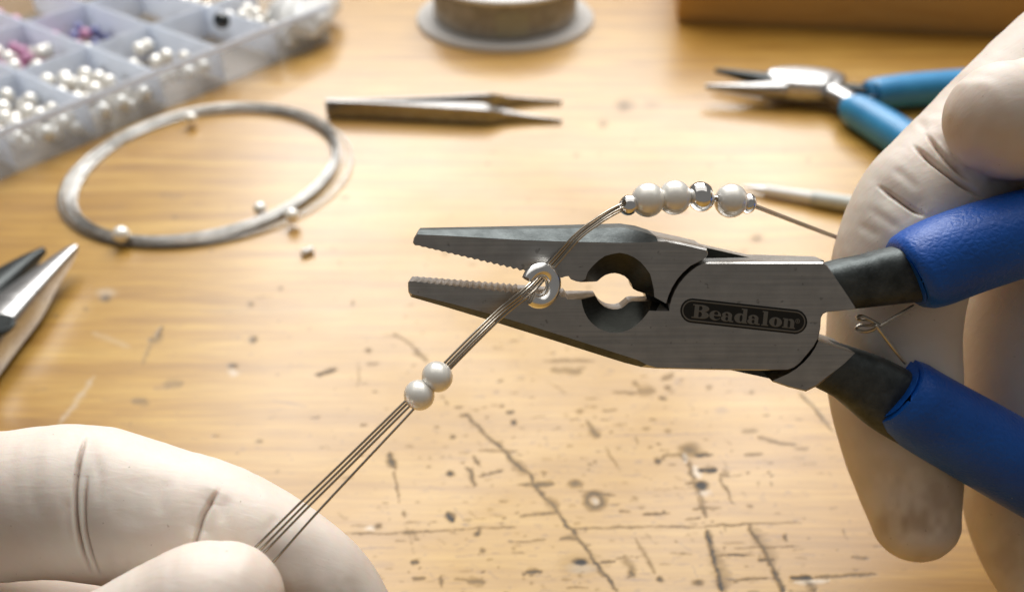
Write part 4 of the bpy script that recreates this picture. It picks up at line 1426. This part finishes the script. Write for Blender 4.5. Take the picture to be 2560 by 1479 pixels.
obj('spring', tube(spline([T(2105, 232, 6), T(2150, 246, 7), T(2196, 240, 7)], 14), 0.5, 8), M_STEEL, bp)

cut = thing('cutting_pliers', 'bright tapered steel plier jaws on the bench above the hand pinching wires', 'pliers', T(-40, 830))
obj('jaw', tloft([(188, 618, 7.0, 1.0, 0.9), (165, 642, 6.6, 1.9, 1.8), (110, 700, 6.0, 3.5, 3.2), (50, 768, 5.6, 5.0, 4.8), (-30, 850, 5.4, 6.4, 5.2), (-110, 940, 5.4, 7.4, 5.2)], 3.4), M_STEEL, cut)
obj('jaw', tloft([(110, 625, 6.6, 0.8, 0.9), (80, 648, 6.4, 1.8, 1.8), (30, 692, 6.0, 3.4, 3.2), (-40, 756, 5.6, 5.0, 4.6), (-120, 830, 5.4, 6.4, 5.2)], 3.4), M_DARKSTEEL, cut)
V_, F_ = disc(T(-8, 818, 10)[:2], 0.01, 4.2, 9.6, 11.2, 0.5, 32)
obj('pivot_screw', (V_, F_), M_DARKSTEEL, cut)
obj('handle', tloft([(-90, 930, 5.4, 5, 4.6), (-220, 1060, 5.4, 5, 5), (-420, 1190, 5.4, 6, 5)], 2.4), M_DARKSTEEL, cut)
obj('handle', tloft([(-100, 820, 5.4, 5, 4.6), (-240, 860, 5.4, 5, 5), (-440, 900, 5.4, 6, 5)], 2.4), M_DARKSTEEL, cut)

# ------------------------------------------------------------------ pen shaped tool
ax0, ax1 = T(1856, 466, 1.6), T(2135, 512, 2.6)
pen = thing('awl', 'thin pale grey and white awl lying on the bench behind the bead row', 'awl', ax0 * np.array([1, 1, 0]))


def pen_at(t):
    return ax0 + (ax1 - ax0) * t


obj('tip', tube([pen_at(0), pen_at(0.1), pen_at(0.22)], [0.25, 0.8, 1.35], 18), M_STEEL, pen)
obj('ferrule', tube([pen_at(0.2), pen_at(0.21), pen_at(0.62), pen_at(0.63)], [1.2, 1.5, 1.9, 1.6], 20), M_WHITE, pen)
obj('shaft', tube([pen_at(0.62), pen_at(0.65), pen_at(1.0), pen_at(2.2), pen_at(2.9), pen_at(2.95)], [1.7, 2.3, 2.5, 2.6, 2.5, 1.5], 22), M_GREYGRIP, pen)

# ------------------------------------------------------------------ wooden block at the far edge
b0, b1 = T(1690, 57), T(2575, 95)
bd = unit(b1 - b0)
bk = np.array([-bd[1], bd[0], 0])
ln = np.linalg.norm(b1 - b0) + 60
blk = thing('wooden_box', 'dark stained wooden box with a plinth standing on the bench behind the light blue pliers', 'box', b0 + bd * ln / 2)
obj('plinth', box(b0 + bd * ln / 2 + bk * 31.2 + np.array([0, 0, 1.3]), bd * (ln / 2 - 0.8), bk * 30, np.array([0, 0, 1.25])), M_BLOCK, blk, smooth=False)
obj('body', box(b0 + bd * ln / 2 + bk * 30 + np.array([0, 0, 22.6]), bd * ln / 2, bk * 30.5, np.array([0, 0, 20.0]), 0.8), M_BLOCK, blk, sharp=30)

# ------------------------------------------------------------------ bead organizer
A_ = np.array([-76.7, 367.9])
B_ = np.array([-162.9, 249.3])
ed_ = (B_ - A_) / np.linalg.norm(B_ - A_)
bk_ = np.array([ed_[1], -ed_[0]])
if bk_[1] < 0:
    bk_ = -bk_
HT, LEN, DEP = 15.0, 206.0, 132.0
cuts = [0, 28, 55, 82.5, 111, 140, 169, LEN]
rows = [0, 44, 88, DEP]
Z3 = np.array([0, 0, 1.0])
E3, K3 = np.array([*ed_, 0]), np.array([*bk_, 0])
O3 = np.array([*A_, 0])
org_box = thing('bead_organizer', 'frosted plastic compartment box full of pearls and coloured beads on the bench', 'organizer', O3 + E3 * LEN / 2 + K3 * DEP / 2)
pt = lambda a, b, z: O3 + E3 * a + K3 * b + Z3 * z
obj('floor', box(pt(LEN / 2, DEP / 2, 0.7), E3 * (LEN / 2 - 1.2), K3 * (DEP / 2 - 1.2), Z3 * 0.6), M_CLEAR, org_box, smooth=False)
for b, nm in ((0.6, 'wall'), (DEP - 0.6, 'wall')):
    obj(nm, box(pt(LEN / 2, b, HT / 2), E3 * LEN / 2, K3 * 0.55, Z3 * (HT / 2 - 0.1), 0.2), M_CLEAR, org_box, smooth=False)
for a in (0.6, LEN - 0.6):
    obj('wall', box(pt(a, DEP / 2, HT / 2), E3 * 0.55, K3 * (DEP / 2 - 1.25), Z3 * (HT / 2 - 0.1), 0.2), M_CLEAR, org_box, smooth=False)
obj('rim', box(pt(LEN / 2, -0.5, HT - 0.2), E3 * LEN / 2, K3 * 0.5, Z3 * 1.2, 0.3), M_FROST, org_box, smooth=False)
for a in cuts[1:-1]:
    obj('divider', box(pt(a, DEP / 2, HT / 2 + 0.4), E3 * 0.5, K3 * (DEP / 2 - 1.4), Z3 * (HT / 2 - 1.2)), M_FROST, org_box, smooth=False)
for i in range(len(cuts) - 1):
    for b in rows[1:-1]:
        obj('divider', box(pt((cuts[i] + cuts[i + 1]) / 2, b, HT / 2), E3 * ((cuts[i + 1] - cuts[i]) / 2 - 0.7), K3 * 0.45, Z3 * (HT / 2 - 1.4)), M_FROST, org_box, smooth=False)


COL = ['first', 'second', 'third', 'fourth', 'fifth', 'sixth', 'seventh']
ROW = ['front', 'middle', 'back']


def where(a, b):
    i = max(k for k in range(len(cuts) - 1) if cuts[k] <= a)
    j = max(k for k in range(len(rows) - 1) if rows[k] <= b)
    return 'white pearl among others in the organizer, %s compartment from the bag, %s row' % (COL[i], ROW[j])


def in_view(p):
    x, y = proj(np.asarray(p)[None])
    return -14 < x[0] < 2574 and -14 < y[0] < 1490


def loose_pearl(c, r, me=ME_PEARL_LO, nm='pearl_bead', lb='white pearl lying among others in the bead organizer', ct='pearl', gp='pearls in the bead organizer'):
    bead(nm, me, c, r, rng.normal(size=3), lb, ct, gp)


placed = []
spots = [(93, 234), (7, 271), (69, 280), (38, 313), (82, 318), (125, 338), (131, 275), (168, 290), (258, 277), (304, 258), (359, 234), (237, 225), (213, 187), (162, 196), (265, 165), (320, 187), (423, 187), (471, 182), (416, 141), (368, 115), (423, 93), (134, 120), (103, 131), (515, 151)]
for x, y in spots:
    q = T(x, y, 7.5)
    a, b = (q - O3) @ E3, (q - O3) @ K3
    z = 7.5
    for c_ in cuts:                                # keep clear of the dividers
        if abs(a - c_) < 3.1:
            a = c_ + (3.1 if a >= c_ else -3.1)
    for c_ in rows:
        if abs(b - c_) < 3.1:
            b = c_ + 3.1
    placed.append((a, b, z, 2.8))
fills = {(2, 0): 9, (3, 0): 24, (3, 1): 12, (4, 0): 34, (5, 0): 34, (2, 1): 5, (0, 0): 26, (0, 1): 22, (4, 2): 6}
for (i, j), n in fills.items():
    for _ in range(n):
        for tr in range(40):
            a = rng.uniform(cuts[i] + 3.3, cuts[i + 1] - 3.3)
            b = rng.uniform(rows[j] + 3.6, rows[j + 1] - 3.3)
            z = 4.0 if rng.uniform() < 0.6 else 8.2
            if all((a - p[0]) ** 2 + (b - p[1]) ** 2 + (z - p[2]) ** 2 > 5.1 ** 2 for p in placed):
                placed.append((a, b, z, rng.uniform(2.35, 2.7)))
                break
placed = [p for p in placed if in_view(pt(*p[:3]))]
for a, b, z, r in placed:
    loose_pearl(pt(a, b, z), r, lb=where(a, b))
colour = []


def colour_fill(m, nm, xy, spread, n, lb, gp, r=2.0):
    me = bead_mesh(nm, m, 0.25, 18)
    q = T(*xy, 5)
    a0, b0_ = (q - O3) @ E3, (q - O3) @ K3
    for _ in range(n):
        for tr in range(40):
            a = a0 + rng.normal(0, spread * 0.6)
            b = b0_ + rng.normal(0, spread)
            z = 3.3 if rng.uniform() < 0.6 else 6.4
            if in_view(pt(a, b, z)) and min(abs(a - c_) for c_ in cuts) > 2.7 and min(abs(b - c_) for c_ in rows) > 2.7 and all((a - p[0]) ** 2 + (b - p[1]) ** 2 + (z - p[2]) ** 2 > (2 * r) ** 2 for p in placed + colour):
                colour.append((a, b, z))
                bead(nm, me, pt(a, b, z), r, rng.normal(size=3), lb, 'bead', gp)
                break
    # placed spheres stay inside their compartments


placed = [p[:3] for p in placed]
colour_fill(M_PINK, 'pink_bead', (38, 108), 12, 60, 'mauve pink bead in a far compartment of the organizer', 'pink beads in the organizer', 2.3)
colour_fill(M_LILAC, 'lilac_bead', (245, 66), 9, 18, 'violet blue bead in a far compartment of the organizer', 'violet beads in the organizer')
colour_fill(M_GREEN, 'green_bead', (404, 108), 4, 5, 'dark green bead beside white pearls in the organizer', 'green beads in the organizer')
bead('black_bead', bead_mesh('black_bead', M_BLACK, 0.06, 24), T(554, 52, HT + 3.0), 3.2, (1, 0.9, 0.1), 'single black bead resting on the rim between organizer compartments', 'bead')

# slumped bag of small white beads over the far end of the organizer
def bag():
    c = T(752, 44, 10)
    n1, n2 = 40, 30
    V = []
    for i in range(n2 + 1):
        ph = math.pi * i / n2
        for j in range(n1):
            a = 2 * math.pi * j / n1
            l = 1 + 0.05 * math.sin(5 * a + 3 * ph) + 0.04 * math.sin(9 * a - 4 * ph) + 0.03 * math.sin(14 * a + 9 * ph)
            z = 8.0 * math.cos(ph) * l
            V.append(c + np.array([14 * math.sin(ph) * math.cos(a) * l, 27 * math.sin(ph) * math.sin(a) * l + 10, z]))
    F = []
    for i in range(n2):
        for j in range(n1):
            F.append([i * n1 + j, i * n1 + (j + 1) % n1, (i + 1) * n1 + (j + 1) % n1, (i + 1) * n1 + j])
    tag(obj('bead_bag', (np.array(V), F), M_BAG), 'slumped clear bag of small white beads over the far end of the organizer', 'bag')
    me = bead_mesh('seed_bead', M_WHITE, 0.25, 14)
    for k in range(46):
        a, rr = rng.uniform(0, 6.28), math.sqrt(rng.uniform(0, 0.75))
        p = c + np.array([14 * rr * math.cos(a), 27 * rr * math.sin(a) + 10, 7.6 * math.sqrt(1 - rr * rr) - 1.6])
        bead('seed_bead', me, p, rng.uniform(1.3, 1.8), rng.normal(size=3), 'small white bead showing through the slumped clear bag', 'bead', 'white beads in the bag')


bag()
